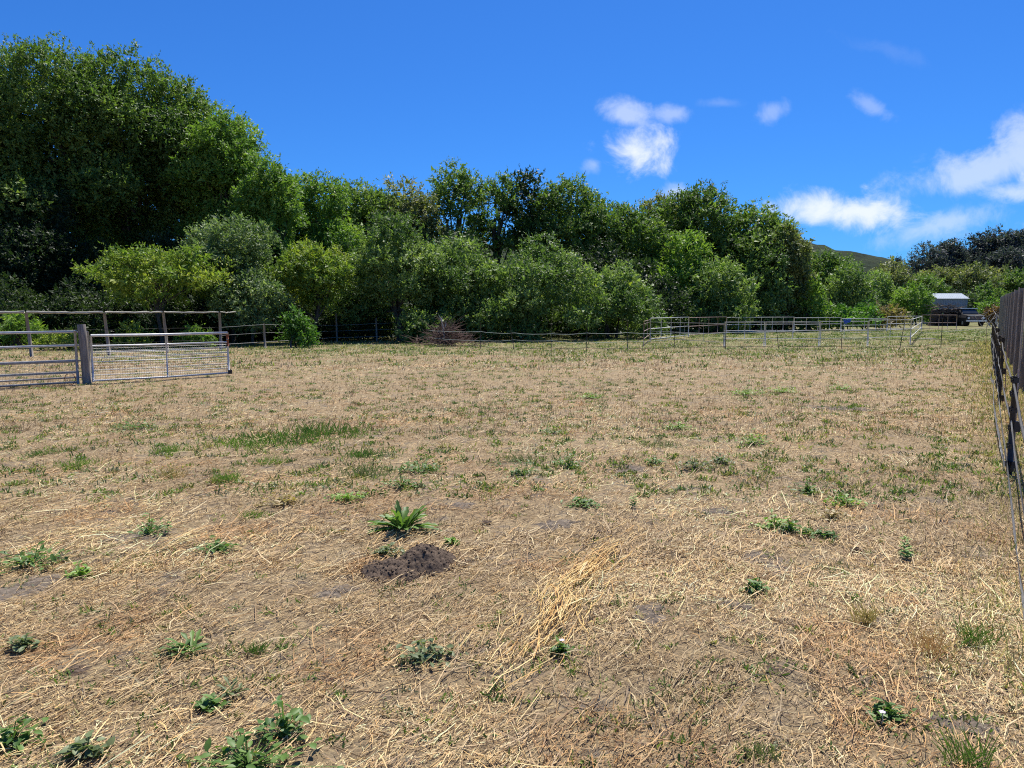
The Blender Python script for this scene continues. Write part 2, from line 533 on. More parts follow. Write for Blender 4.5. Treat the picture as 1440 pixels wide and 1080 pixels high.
def leaf_cloud(name, lobes, n_sprig, per, llen, lwid, pal, seed, sprig=.34, inner=.085, lowcut=-.55, updraw=.5):
    """many small leaf-sized faces, grouped in sprigs on the lobes of a crown"""
    g = np.random.default_rng(seed)
    C = np.array([l[0] for l in lobes]); RR = np.array([l[1] for l in lobes])
    w = RR[:, 0] * RR[:, 2]; w = w / w.sum()
    n0 = int(n_sprig * 3.2)
    li = g.choice(len(lobes), n0, p=w)
    d = unit(g.normal(size=(n0, 3)))
    keep = (d[:, 2] > lowcut) | (g.random(n0) < .25)
    deepin = g.random(n0) < .24
    rad = 1 - np.abs(g.normal(0, inner, n0)) - deepin * g.uniform(.1, .55, n0)
    # uneven surface: bulges and hollows on each lobe
    bump = 1 + .20 * np.sin(d[:, 0] * 7 + li * 1.7) * np.sin(d[:, 1] * 6 + li) + .12 * np.sin(d[:, 2] * 9 + li * 2.3)
    p = C[li] + RR[li] * d * (rad * bump)[:, None]
    for k in range(len(lobes)):
        q = (p - C[k]) / RR[k]
        inside = ((q ** 2).sum(1) < .42) & (li != k)
        keep &= ~(inside & (g.random(n0) < .9))
    keep &= p[:, 2] > .1
    p, d, li, deepin = p[keep][:n_sprig], d[keep][:n_sprig], li[keep][:n_sprig], deepin[keep][:n_sprig]
    n = len(p)
    ax = unit(d * .7 + np.array([0, 0, updraw]) + g.normal(size=(n, 3)) * .38)
    sl = sprig * (.5 + g.random(n))
    t = g.random((n, per))
    base = p[:, None] + ax[:, None] * (sl[:, None] * t)[..., None] + g.normal(size=(n, per, 3)) * sprig * .13
    ld = unit(ax[:, None] * .7 + g.normal(size=(n, per, 3)) * .75 + np.array([0, 0, -.12]))
    up = unit(np.array([0, 0, .65]) + d[:, None] * .6 + g.normal(size=(n, per, 3)) * .55)
    sd = unit(np.cross(ld, up)); nm = np.cross(sd, ld)
    sz = (.65 + .7 * g.random((n, per)))[..., None] * np.where(deepin, 1.9, 1.0)[:, None, None]
    l = ld * llen * sz; s = sd * lwid * .5 * sz
    v0 = base - s * .55 + l * .12; v1 = base + s + l * .3; v2 = base + l
    V = np.stack([v0, v1, v2], 2).reshape(-1, 3)
    m = n * per
    F = np.arange(m * 3).reshape(m, 3)
    pl = np.array(PAL[pal])
    lobetone = g.normal(0, .22, len(lobes))
    tone = np.clip(.5 + lobetone[li][:, None] + g.normal(0, .20, n)[:, None] + g.normal(0, .22, (n, per)), 0, 1).reshape(-1)
    c = np.where(tone[:, None] < .5, pl[0] + (pl[1] - pl[0]) * (tone * 2)[:, None], pl[1] + (pl[2] - pl[1]) * (tone * 2 - 1)[:, None])
    yl = g.random(m) < .005
    c[yl] = c[yl] * np.array([2.0, 1.5, .8])
    return mesh_np(name, V, F, np.repeat(c, 3, 0))


def limb_path(a, b, g, wig, n=6):
    a, b = np.array(a, float), np.array(b, float)
    pts = []
    for i in range(n):
        t = i / (n - 1)
        q = a + (b - a) * t
        q[2] += math.sin(t * math.pi) * np.linalg.norm(b - a) * .06
        if 0 < i < n - 1: q = q + g.normal(size=3) * wig
        pts.append(tuple(q))
    return pts


NLEAF = []


def make_tree(u, vtop, hw, Y, vbot, pal, style, label, name='broadleaf_tree', dens=1.0, leaf=None, group=None, deep=1.0):
    seed = int(abs(u) * 31 + vtop * 7 + Y * 13) % 99991
    g = np.random.default_rng(seed)
    top = P(u, vtop, Y); z1 = top.z; z0 = max(P(u, vbot, Y).z, .0)
    rx = hw / FPX * Y; ry = rx * .85 * deep; hz = (z1 - z0) / 2; zc = (z1 + z0) / 2
    root = empty(name, (top.x, Y, 0))
    tag(root, label, 'shrub' if name.endswith(('shrub', 'bush')) else 'tree', group)
    lobes = []
    mid = min(rx, hz)
    nl = {'round': 36, 'airy': 26, 'tall': 50, 'mound': 34, 'bush': 16, 'far': 14, 'flat': 30}[style]
    nl = int(nl * max(1, min(2.2, max(rx, hz) / (mid * 1.25))))
    for k in range(nl):
        d = unit(g.normal(size=3)); f = g.uniform(.55, .90)
        if style in ('round', 'mound', 'bush', 'tall') and d[2] < 0 and g.random() < .5: d[2] = -d[2]
        lr = mid * (g.uniform(.20, .33) if style == 'airy' else g.uniform(.20, .38))
        sx = 1.0
        if style in ('mound', 'bush'):
            pz = z0 + (abs(d[2]) * f) * (z1 - z0) * .95
            sx = 1 + .15
        else:
            pz = zc + d[2] * f * hz
            if style == 'tall' and pz > zc: sx = max(.35, 1 - .5 * ((pz - zc) / hz) ** 2)
        px, py = d[0] * f * (rx - lr * .5) * sx * 1.08, d[1] * f * (ry - lr * .5) * sx * 1.08
        lz = lr * (g.uniform(.5, .7) if style in ('airy', 'flat') else g.uniform(.62, .92))
        pz = min(pz, z1 - lz * .95 - g.random() * .25 * mid)
        lobes.append((np.array([px, py, pz]), np.array([lr, lr, lz])))
    lobes.append((np.array([g.normal(0, .1) * rx, 0, z1 - mid * .36]), np.array([mid * .42, mid * .42, mid * .36])))
    if style in ('round', 'mound', 'bush', 'tall', 'far', 'flat'):
        lobes.append((np.array([0, 0, zc]), np.array([rx * .60, ry * .60, hz * .64])))
    apx = 2 * hw * (vbot - vtop)
    leaf = leaf or max(.10, (4.1 if Y < 70 else 3.2 if Y < 200 else 2.6) * Y / FPX)
    lpx = .5 * leaf * leaf * .62 * 1.2 * (FPX / Y) ** 2
    layers = {'airy': 3.4, 'tall': 5.5, 'flat': 5.5}.get(style, 6.5) * dens
    n_sp = int(layers * apx / lpx / 9)
    me = leaf_cloud('crown', lobes, max(160, n_sp), 9, leaf, leaf * .62, pal, seed + 5, sprig=max(.3, leaf * 2.2),
                    lowcut=-.9 if style in ('mound', 'bush') else -.6)
    NLEAF.append(len(me.polygons))
    link('crown', me, M_LEAF, root)
    tb = MB()
    tr = max(.05, min(.32, .022 * z1))
    stems = 1 if style in ('tall', 'round', 'far', 'flat') else 3
    limbs_to = g.permutation(len(lobes))[:(16 if Y < 70 else 6)]
    for s_ in range(stems):
        a = (g.normal(0, .25) * (stems > 1), g.normal(0, .25) * (stems > 1), -.1)
        b = (g.normal(0, .18) * rx, g.normal(0, .12) * ry, z0 + (z1 - z0) * .62)
        path = limb_path(a, b, g, .05 * mid, 7)
        tb.tube(path, [tr * (1 - .11 * i) for i in range(7)], 7)
        for k in limbs_to[s_::stems]:
            st = path[int(g.integers(2, 6))]
            tgt = lobes[k][0] + g.normal(size=3) * .1
            if tgt[2] < st[2] - 1.0: continue
            tb.tube(limb_path(st, tgt, g, .05 * mid, 5), [tr * q for q in (.42, .34, .26, .17, .08)], 5)
    tb.build('trunk', M_BARK, root, True)
    return root


TREES = [
    # u, vtop, half width, distance, v bottom, palette, style, label, extra
    # the tall trees on the left
    (-110, 74, 150, 41, 425, 'alder', 'round', 'tall green tree cut off by the left edge of the picture', {}),
    (62, 66, 150, 43, 425, 'alder', 'round', 'tallest tree, at the upper left, with a dense dark green domed crown', {}),
    (178, 74, 118, 46, 375, 'alder', 'round', 'tall dark green tree with sky gaps, second from the left edge', {'dens': .72}),
    (250, 112, 92, 47, 420, 'alder', 'round', 'tall green tree between the second tallest and the right shoulder', {'dens': .9}),
    (318, 160, 78, 45, 420, 'bright', 'round', 'tall rounded tree on the right shoulder of the big left group', {}),
    (372, 222, 48, 42, 420, 'bright', 'round', 'bright green tree filling the step below the tall left group', {}),
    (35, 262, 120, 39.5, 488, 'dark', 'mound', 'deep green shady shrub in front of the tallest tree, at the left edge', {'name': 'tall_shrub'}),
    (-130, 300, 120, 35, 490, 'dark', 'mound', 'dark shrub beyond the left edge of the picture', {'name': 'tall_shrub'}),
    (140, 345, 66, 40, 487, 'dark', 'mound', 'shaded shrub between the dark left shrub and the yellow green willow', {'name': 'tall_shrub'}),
    # the middle row, behind the willows
    (436, 250, 80, 47, 430, 'bright', 'round', 'bright green alder just right of the big left group', {}),
    (508, 260, 72, 54, 430, 'alder', 'round', 'mid green tree behind the round willow, left of the airy trees', {}),
    (568, 258, 66, 55, 430, 'olive', 'round', 'olive green tree left of the tall airy tree', {}),
    (640, 237, 60, 57, 420, 'alder', 'airy', 'tall airy tree with see through crown, highest of the middle row', {}),
    (700, 250, 42, 59, 400, 'alder', 'airy', 'narrow airy tree with bare stem showing against the sky', {}),
    (745, 243, 46, 60, 400, 'dark', 'airy', 'airy dark tree right of the narrow one, branches against the sky', {}),
    (806, 253, 68, 59, 420, 'alder', 'round', 'broad dark green tree behind the second round willow', {}),
    (882, 292, 58, 60, 440, 'alder', 'round', 'mid height tree in the dip right of the middle row', {}),
    (930, 280, 52, 66, 440, 'olive', 'round', 'olive tinged tree behind the dip, under a small white cloud', {}),
    (985, 264, 72, 63, 430, 'alder', 'round', 'large domed tree, highest of the right hand group', {}),
    (1070, 290, 66, 63, 440, 'alder', 'round', 'rounded tree on the right shoulder of the right hand group', {}),
    (1112, 322, 32, 60, 450, 'olive', 'round', 'small olive tree at the right end of the right hand group', {}),
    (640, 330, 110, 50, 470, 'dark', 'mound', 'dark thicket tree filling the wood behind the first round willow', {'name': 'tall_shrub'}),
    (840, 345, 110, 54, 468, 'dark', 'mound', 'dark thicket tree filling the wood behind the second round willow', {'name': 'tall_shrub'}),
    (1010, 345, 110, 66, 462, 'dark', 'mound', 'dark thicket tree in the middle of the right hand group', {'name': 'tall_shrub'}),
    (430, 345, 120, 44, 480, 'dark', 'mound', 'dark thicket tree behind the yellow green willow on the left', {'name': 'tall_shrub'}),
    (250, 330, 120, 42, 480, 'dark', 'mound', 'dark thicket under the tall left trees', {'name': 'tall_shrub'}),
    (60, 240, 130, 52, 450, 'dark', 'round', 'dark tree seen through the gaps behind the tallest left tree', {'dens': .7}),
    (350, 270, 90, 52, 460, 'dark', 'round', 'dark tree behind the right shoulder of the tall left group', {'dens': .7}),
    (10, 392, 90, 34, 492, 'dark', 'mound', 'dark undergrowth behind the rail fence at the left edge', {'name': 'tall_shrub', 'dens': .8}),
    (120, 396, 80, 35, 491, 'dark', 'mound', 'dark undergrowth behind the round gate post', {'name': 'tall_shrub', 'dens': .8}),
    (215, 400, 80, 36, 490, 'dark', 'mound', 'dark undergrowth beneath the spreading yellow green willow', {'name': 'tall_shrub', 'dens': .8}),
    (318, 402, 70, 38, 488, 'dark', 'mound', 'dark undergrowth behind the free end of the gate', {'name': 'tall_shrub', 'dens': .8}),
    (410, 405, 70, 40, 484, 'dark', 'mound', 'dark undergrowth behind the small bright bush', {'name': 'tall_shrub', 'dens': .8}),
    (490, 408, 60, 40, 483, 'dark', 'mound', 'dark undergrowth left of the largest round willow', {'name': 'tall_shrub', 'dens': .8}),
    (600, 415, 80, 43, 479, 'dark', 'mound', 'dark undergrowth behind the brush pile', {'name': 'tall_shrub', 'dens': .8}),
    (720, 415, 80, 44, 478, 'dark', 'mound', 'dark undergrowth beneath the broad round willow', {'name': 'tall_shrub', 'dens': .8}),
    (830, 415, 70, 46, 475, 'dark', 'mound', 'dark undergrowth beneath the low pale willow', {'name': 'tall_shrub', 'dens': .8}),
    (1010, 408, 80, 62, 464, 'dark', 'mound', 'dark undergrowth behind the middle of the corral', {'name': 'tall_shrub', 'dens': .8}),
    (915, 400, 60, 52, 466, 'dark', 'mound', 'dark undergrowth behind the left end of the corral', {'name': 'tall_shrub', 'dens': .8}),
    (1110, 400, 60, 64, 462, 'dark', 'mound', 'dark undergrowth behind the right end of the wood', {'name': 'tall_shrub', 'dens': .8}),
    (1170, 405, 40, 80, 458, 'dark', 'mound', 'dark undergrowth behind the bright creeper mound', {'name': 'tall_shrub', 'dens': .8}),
    # front row of willows and shrubs
    (222, 350, 112, 32.5, 434, 'yellow', 'flat', 'yellow green willow with a flat spreading crown above the rail fence', {'name': 'willow_tree'}),
    (322, 306, 72, 36, 455, 'grey', 'round', 'grey green willow right of the yellow green spreading one', {'name': 'willow_tree'}),
    (352, 385, 60, 34, 470, 'grey', 'round', 'low silvery willow above the gate end', {'name': 'willow_tree'}),
    (436, 343, 64, 36.5, 445, 'yellow', 'round', 'yellow green willow overhanging the small bright bush', {'name': 'willow_tree'}),
    (560, 303, 98, 39, 469, 'willow', 'mound', 'largest round willow, left of the brush pile', {'name': 'willow_tree'}),
    (650, 335, 72, 41, 470, 'willow', 'mound', 'smaller willow behind the brush pile', {'name': 'willow_tree'}),
    (750, 332, 104, 41, 468, 'willow', 'mound', 'broad round willow behind the middle of the tape fence', {'name': 'willow_tree'}),
    (858, 372, 70, 43, 470, 'willow', 'mound', 'low pale willow at the left end of the corral', {'name': 'willow_tree'}),
    (962, 328, 70, 57, 457, 'bright', 'mound', 'leafy green tree above the left part of the corral', {'name': 'willow_tree'}),
    (1012, 366, 58, 54, 458, 'willow', 'mound', 'low round willow hanging over the corral rails', {'name': 'willow_tree'}),
    (1068, 330, 64, 60, 457, 'willow', 'mound', 'tall round willow above the middle of the corral', {'name': 'willow_tree'}),
    (1136, 390, 32, 60, 462, 'bright', 'mound', 'small bright willow at the right end of the wood', {'name': 'willow_tree'}),
    # farther right
    (1160, 356, 44, 84, 456, 'alder', 'round', 'tree standing back behind the right end of the wood', {}),
    (1196, 372, 40, 78, 458, 'willow', 'mound', 'willow beyond the wood, left of the nasturtium mound', {'name': 'willow_tree'}),
    (1236, 384, 36, 92, 455, 'willow', 'mound', 'grey green willow behind the ochre shrub', {'name': 'willow_tree'}),
    (1258, 368, 30, 118, 440, 'olive', 'flat', 'brown tinged round tree below the small conifers', {}),
    (1288, 400, 32, 86, 455, 'bright', 'mound', 'green tree just left of the tin shed', {}),
    (1320, 380, 34, 128, 445, 'olive', 'round', 'rounded tree behind the tin shed', {}),
    (1300, 388, 36, 118, 445, 'alder', 'round', 'tree behind and left of the shed roof', {}),
    (1366, 374, 36, 125, 445, 'olive', 'round', 'domed olive tree behind and right of the tin shed', {}),
    (1404, 380, 34, 132, 445, 'olive', 'round', 'olive tree right of the domed one, above the board fence', {}),
    (1442, 381, 38, 128, 445, 'alder', 'round', 'green tree above the board fence at the right edge', {}),
    (1385, 400, 34, 112, 450, 'alder', 'mound', 'low dark tree between the truck and the olive trees', {}),
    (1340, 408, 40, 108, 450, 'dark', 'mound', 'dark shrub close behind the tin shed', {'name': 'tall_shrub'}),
    (1490, 378, 50, 130, 445, 'olive', 'round', 'olive tree beyond the right edge, behind the board fence', {}),
    (1396, 420, 17, 88, 450, 'bright', 'mound', 'small bright green bush behind the truck by the board fence', {'name': 'green_bush'}),
    (1398, 434, 13, 84, 452, 'drybrown', 'bush', 'dry orange brown bush between truck and board fence', {'name': 'dry_bush', 'dens': .5}),
    # small bushes near the fences
    (416, 439, 26, 32, 487, 'nasturtium', 'bush', 'small bright green bush by the wire fence, right of the gate', {'name': 'green_bush'}),
    (185, 455, 26, 30, 492, 'yellow', 'bush', 'yellow green sapling behind the rail fence and the gate', {'name': 'green_bush', 'dens': .5}),
    (275, 462, 24, 31, 490, 'bright', 'bush', 'sparse green sapling in the shade behind the right half of the gate', {'name': 'green_bush', 'dens': .5}),
    (20, 440, 44, 31, 490, 'bright', 'bush', 'green brambles behind the rail fence at the left edge', {'name': 'green_bush', 'dens': .5}),
    (90, 470, 40, 30, 493, 'yellow', 'bush', 'low green brambles behind the round gate post', {'name': 'green_bush', 'dens': .5}),
    (1190, 436, 42, 60, 458, 'nasturtium', 'mound', 'bright green creeper mound sloping behind the corral', {'name': 'creeper_bush'}),
    (1220, 429, 18, 62, 456, 'nasturtium', 'mound', 'higher bright green creeper clump beside the ochre shrub', {'name': 'creeper_bush'}),
    (1246, 431, 24, 63, 456, 'ochre', 'mound', 'ochre yellow shrub behind the corral', {'name': 'ochre_bush'}),
    # eucalyptus grove on the right, far away
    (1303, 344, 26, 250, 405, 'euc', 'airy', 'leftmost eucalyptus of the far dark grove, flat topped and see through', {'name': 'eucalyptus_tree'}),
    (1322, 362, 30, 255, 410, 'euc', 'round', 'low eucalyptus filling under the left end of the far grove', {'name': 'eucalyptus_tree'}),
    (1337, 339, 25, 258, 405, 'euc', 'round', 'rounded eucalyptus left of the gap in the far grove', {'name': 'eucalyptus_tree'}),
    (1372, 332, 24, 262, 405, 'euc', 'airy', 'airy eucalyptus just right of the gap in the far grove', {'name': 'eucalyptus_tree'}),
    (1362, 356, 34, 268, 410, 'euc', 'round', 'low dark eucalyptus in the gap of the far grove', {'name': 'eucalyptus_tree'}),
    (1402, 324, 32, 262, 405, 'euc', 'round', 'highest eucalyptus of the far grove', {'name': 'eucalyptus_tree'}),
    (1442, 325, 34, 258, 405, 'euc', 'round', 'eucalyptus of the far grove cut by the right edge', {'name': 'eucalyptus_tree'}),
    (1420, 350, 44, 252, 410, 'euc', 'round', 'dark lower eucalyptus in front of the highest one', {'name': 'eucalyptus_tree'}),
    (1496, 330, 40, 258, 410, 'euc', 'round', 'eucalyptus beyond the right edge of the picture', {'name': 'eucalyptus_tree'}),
]
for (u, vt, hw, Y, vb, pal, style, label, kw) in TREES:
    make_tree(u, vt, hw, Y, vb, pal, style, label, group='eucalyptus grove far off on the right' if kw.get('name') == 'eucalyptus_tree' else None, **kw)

print('LEAVES', sum(NLEAF))
# two little conifers on the skyline
for i, (u, vt) in enumerate(((1254, 366), (1264, 362))):
    Y = 230; top = P(u, vt, Y); root = empty('conifer_tree', (top.x, Y, 0))
    tag(root, ['left of two tiny conifers on the skyline beside the eucalyptus grove', 'right, taller one of two tiny conifers beside the eucalyptus grove'][i], 'tree', 'conifers on the skyline')
    lob = [(np.array([0, 0, top.z * (.35 + .62 * k / 8)]), np.array([1.9 - .2 * k, 1.9 - .2 * k, 1.2])) for k in range(9)]
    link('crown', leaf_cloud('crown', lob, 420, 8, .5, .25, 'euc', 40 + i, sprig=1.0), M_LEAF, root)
    tb = MB(); tb.tube([(0, 0, -.1), (0, 0, top.z * .9)], [.3, .08], 6); tb.build('trunk', M_BARK, root)


# ------------------------------------------------------------------ tin shed, firewood and parked truck
def build_shed():
    Y = 90
    a, b = P(1318, 420, Y), P(1361, 420, Y)
    ridge = P(1340, 413.5, Y + 1.4).z; eave = P(1340, 420, Y).z
    w = b.x - a.x; cx = (a.x + b.x) / 2
    root = empty('tin_shed', (cx, Y, 0)); tag(root, 'small grey tin shed with a pale corrugated roof behind the firewood', 'shed')
    ws = MB()
    n = 36                                                   # corrugated front wall
    for k in range(n):
        x0 = -w / 2 + w * k / n; dy = .012 if k % 2 else -.012
        ws.box((x0 + w / n / 2, dy, eave / 2), (w / n, .03, eave))
    ws.build('front_wall', M_SHEDWALL, root)
    for s in (-1, 1):
        q = MB(); q.box((s * (w / 2 - .02), 1.5, eave / 2), (.04, 2.9, eave)); q.build('side_wall', M_SHEDWALL, root)
    q = MB(); q.box((0, 3.0, eave / 2), (w, .04, eave)); q.build('back_wall', M_SHEDWALL, root)
    for s in (0, 1):
        r_ = MB(); sl = math.atan2(ridge - eave, 1.5)
        L_ = math.hypot(ridge - eave, 1.5) + .25
        for k in range(30):
            x0 = -w / 2 - .1 + (w + .2) * (k + .5) / 30
            off = .012 if k % 2 else 0
            cy = .75 - .09 if s == 0 else 2.25 + .09
            r_.box((x0, cy, (eave + ridge) / 2 + .04 + off), ((w + .2) / 30, L_, .03), 0, Matrix.Rotation(sl if s == 0 else -sl, 3, 'X'))
        r_.build('roof_slope', M_ROOF, root)
    q = MB(); q.tube([(-w / 2 - .1, 1.5, ridge + .06), (w / 2 + .1, 1.5, ridge + .06)], .06, 6); q.build('ridge_cap', M_ROOF, root)


build_shed()


def build_wood():
    Y = 80
    c = P(1333, 455, Y)
    g = np.random.default_rng(5)
    root = empty('firewood_pile', (c.x, Y, 0)); tag(root, 'dark heap of firewood and branches in front of the tin shed', 'woodpile')
    hw = 1.75
    log = MB(); log.tube([(0, 0, -.5), (.01, 0, 0), (0, 0, .5)], [.5, .48, .5], 9, True)
    lm = log.mesh('log')
    lm.materials.append(M_LOG)
    row = 0; z = .1
    while z < 1.9:
        wl = hw * (1 - .10 * row / 6)
        x = -wl
        while x < wl:
            r_ = g.uniform(.09, .16)
            o = link('log', lm, None, root)
            o.scale = (r_ * 2, r_ * 2, g.uniform(.8, 1.2))
            o.rotation_euler = (math.pi / 2 + g.normal(0, .05), 0, g.normal(0, .06))
            o.location = (x, g.normal(0, .12), z + g.normal(0, .03))
            x += r_ * 2.05
        z += .235; row += 1
    br = MB()
    for k in range(70):
        x = g.uniform(-hw * 1.1, hw * 1.1); l = g.uniform(.5, 1.6); a = g.normal(0, .45)
        z_ = g.uniform(1.55, 2.3) if k < 45 else g.uniform(.2, 1.6)
        p0 = Vector((x - l / 2 * math.cos(a), g.uniform(-.7, .7), z_ - l / 2 * math.sin(a)))
        p1 = Vector((x + l / 2 * math.cos(a), p0.y + g.normal(0, .2), z_ + l / 2 * math.sin(a)))
        br.tube([p0, (p0 + p1) / 2 + Vector((0, 0, g.normal(0, .06))), p1], [.03, .025, .012], 5)
    o = br.build('branches', M_BARK, root); o['kind'] = 'stuff'
    for (x, z_, l) in ((-1.7, 2.05, .9), (-1.2, 2.2, 1.1), (.4, 2.15, 1.6), (-.3, 2.28, 1.3)):
        q = MB(); q.box((x, -.35, z_), (l, .16, .05), 0, Matrix.Rotation(g.normal(0, .12), 3, 'Y')); q.build('plank', M_LOGEND, root)


build_wood()


def build_truck():
    Y = 77
    c = P(1372, 455, Y)
    root = empty('parked_truck', (c.x, Y, 0), R(-10)); tag(root, 'old dark pickup truck facing the camera, right of the firewood', 'truck')

    def loft(name, secs, mat, par):                         # sections: y, half width, z0, z1
        vs, fs = [], []
        for (y, w, z0, z1, tw) in secs:
            vs += [(-w, y, z0), (w, y, z0), (w, y, z0 + (z1 - z0) * .6), (tw, y, z1), (-tw, y, z1), (-w, y, z0 + (z1 - z0) * .6)]
        for i in range(len(secs) - 1):
            for k in range(6):
                fs.append((i * 6 + k, i * 6 + (k + 1) % 6, (i + 1) * 6 + (k + 1) % 6, (i + 1) * 6 + k))
        fs.append(tuple(range(6))[::-1]); fs.append(tuple(range((len(secs) - 1) * 6, len(secs) * 6)))
        me = bpy.data.meshes.new(name); me.from_pydata(vs, [], fs)
        return link(name, me, mat, par)
    loft('body', [(0, .9, .55, 1.12, .82), (.12, .95, .48, 1.2, .86), (1.35, .98, .46, 1.28, .88), (5.0, .98, .5, 1.22, .93)], M_PAINT, root)
    loft('cab', [(1.3, .9, 1.2, 1.3, .86), (1.95, .86, 1.2, 1.88, .70), (3.0, .86, 1.2, 1.9, .70), (3.3, .9, 1.2, 1.3, .86)], M_PAINT, root)
    vs = [(-.78, 1.40, 1.35), (.78, 1.40, 1.35), (.66, 1.90, 1.80), (-.66, 1.90, 1.80)]
    me = bpy.data.meshes.new('windscreen'); me.from_pydata([(x, y - .06, z + .03) for x, y, z in vs] + [(x, y, z) for x, y, z in vs], [],
        [(0, 1, 2, 3), (0, 4, 5, 1), (1, 5, 6, 2), (2, 6, 7, 3), (3, 7, 4, 0)])
    link('windscreen', me, M_GLASS, root)
    q = MB(); q.box((0, 2.45, 1.92), (1.5, 1.2, .05)); q.box((0, 1.86, 1.93), (1.75, .14, .08)); q.build('roof_rack', M_CHROME, root)  # sunlit front edge of the roof, put in as pale metal bars
    q = MB(); q.box((0, -.12, .60), (1.98, .12, .17)); q.build('bumper', M_CHROME, root)
    gr = MB()
    for k in range(4): gr.box((0, -.025, .78 + k * .085), (1.15, .04, .03))
    for k in range(9): gr.box((-.5 + k * .125, -.02, .9), (.03, .03, .30))
    gr.build('grille', M_RUSTPIPE, root)
    q = MB(); q.box((0, -.03, 1.13), (1.5, .06, .05)); q.build('hood_trim', M_CHROME, root)
    for s in (-1, 1):
        h = MB(); h.tube([(s * .72, -.05, .9), (s * .72, .03, .9)], .12, 14); h.build('headlight', M_CHROME, root)
        w_ = MB(); w_.tube([(s * 1.02, 1.95, 1.42), (s * 1.22, 1.9, 1.45), (s * 1.22, 1.9, 1.6)], .04, 5); w_.build('mirror', M_BLACK, root)
        for y in (.8, 4.1):
            w = MB(); w.tube([(s * .72, y, .36), (s * .98, y, .36)], .36, 18); wo_ = w.build('wheel', M_RUBBER, root)
            hb = MB(); hb.tube([(s * .96, y, .36), (s * 1.0, y, .36)], .2, 14); hb.build('rim', M_GALVDULL, wo_)


build_truck()

# leaning grey branches between the truck and the fence
lb = MB(); g_ = np.random.default_rng(3)
for k in range(11):
    c = P(1391 + k * 1.4, 452, 74)
    a = Vector((c.x, 74 + g_.normal(0, .5), 0))
    lb.tube([a, a + Vector((g_.normal(.5, .5), g_.normal(0, .3), g_.uniform(.7, 1.4))), a + Vector((g_.normal(.7, .6), g_.normal(0, .4), g_.uniform(1.1, 2.0)))], [.05, .035, .012], 5)
tag(lb.build('fallen_branches', M_SNAG), 'tangle of bare grey branches leaning beside the truck', 'branches')


# ------------------------------------------------------------------ gate and pipe fence on the left
GA, GB = G(128, 540), G(322, 528)


def build_gate():
    d = (GB - GA); Lg = d.length; d.normalize()
    ang = math.atan2(d.y, d.x)
    root = empty('metal_gate', GA, ang); tag(root, 'galvanised pipe farm gate with wire mesh standing open beside the round post', 'gate')
    x0 = .05
    H = [1.07, .84, .70, .58, .485, .30, .19, .07]
    RR = [.030, .022, .010, .010, .010, .006, .006, .022]
    for h, r_ in zip(H, RR):
        q = MB(); sag = -.012
        q.tube([(x0, 0, h), (x0 + (Lg - x0) / 2, 0, h + sag), (Lg, 0, h)], r_, 8); q.build('rail', M_GALV, root, True)
    q = MB(); q.tube([(x0, 0, .05), (x0, 0, 1.07)], .024, 8); q.build('stile', M_GALV, root, True)
    q = MB(); q.tube([(x0 + (Lg - x0) * .515, -.03, .05), (x0 + (Lg - x0) * .515, -.03, 1.05)], .018, 8); q.build('brace', M_GALV, root, True)
    q = MB(); q.tube([(Lg, 0, .05), (Lg, 0, 1.085)], .026, 8); st = q.build('stile', M_GALV, root, True)
    for (a, b) in ((.92, 1.03), (.74, .90)):
        q = MB(); q.tube([(Lg, 0, a), (Lg, 0, b)], .034, 8); q.build('rusty_sleeve', M_RUST, st, True)
    q = MB(); q.box((Lg + .02, -.02, .09), (.09, .06, .10)); q.build('latch', M_BLACK, root)
    for h in (.25, .95):
        q = MB(); q.tube([(0.02, 0, h), (x0, 0, h)], .016, 6); q.build('hinge', M_GALVDULL, root)
    w = MB()
    n = int((Lg - x0) / .05)
    for k in range(1, n):
        x = x0 + (Lg - x0) * k / n
        w.tube([(x, .02, .08), (x, .02, .84)], .0022, 4, False)
    for k in range(1, 13):
        z = .08 + .76 * k / 13
        w.tube([(x0, .02, z), (Lg, .02, z)], .0020, 4, False)
    o = w.build('wire_mesh', M_WIRE, root); o['kind'] = 'stuff'


build_gate()


def build_gate_post():
    root = empty('gate_post', GA + Vector((-.10, 0, 0))); tag(root, 'thick round weathered grey timber gate post', 'post')
    q = MB()
    h = P(116, 456, GA.y).z
    q.tube([(.02, 0, -.1), (.012, 0, .1), (0, 0, .5), (-.02, 0, h * .8), (-.035, 0, h - .01), (-.036, 0, h)], [.098, .088, .085, .083, .081, .074], 18)
    q.build('post', M_POSTWOOD, root, True)
    q = MB()
    for k in range(26):
        a = k * .5
        q.tube([(-.30 + .12 * math.cos(a), -.1 + .01 * k % .05, .12 + .13 * math.sin(a)), (-.30 + .12 * math.cos(a + .5), -.1, .12 + .13 * math.sin(a + .5))], .005, 4)
    q.build('wire_coil', M_RUST, root)


build_gate_post()


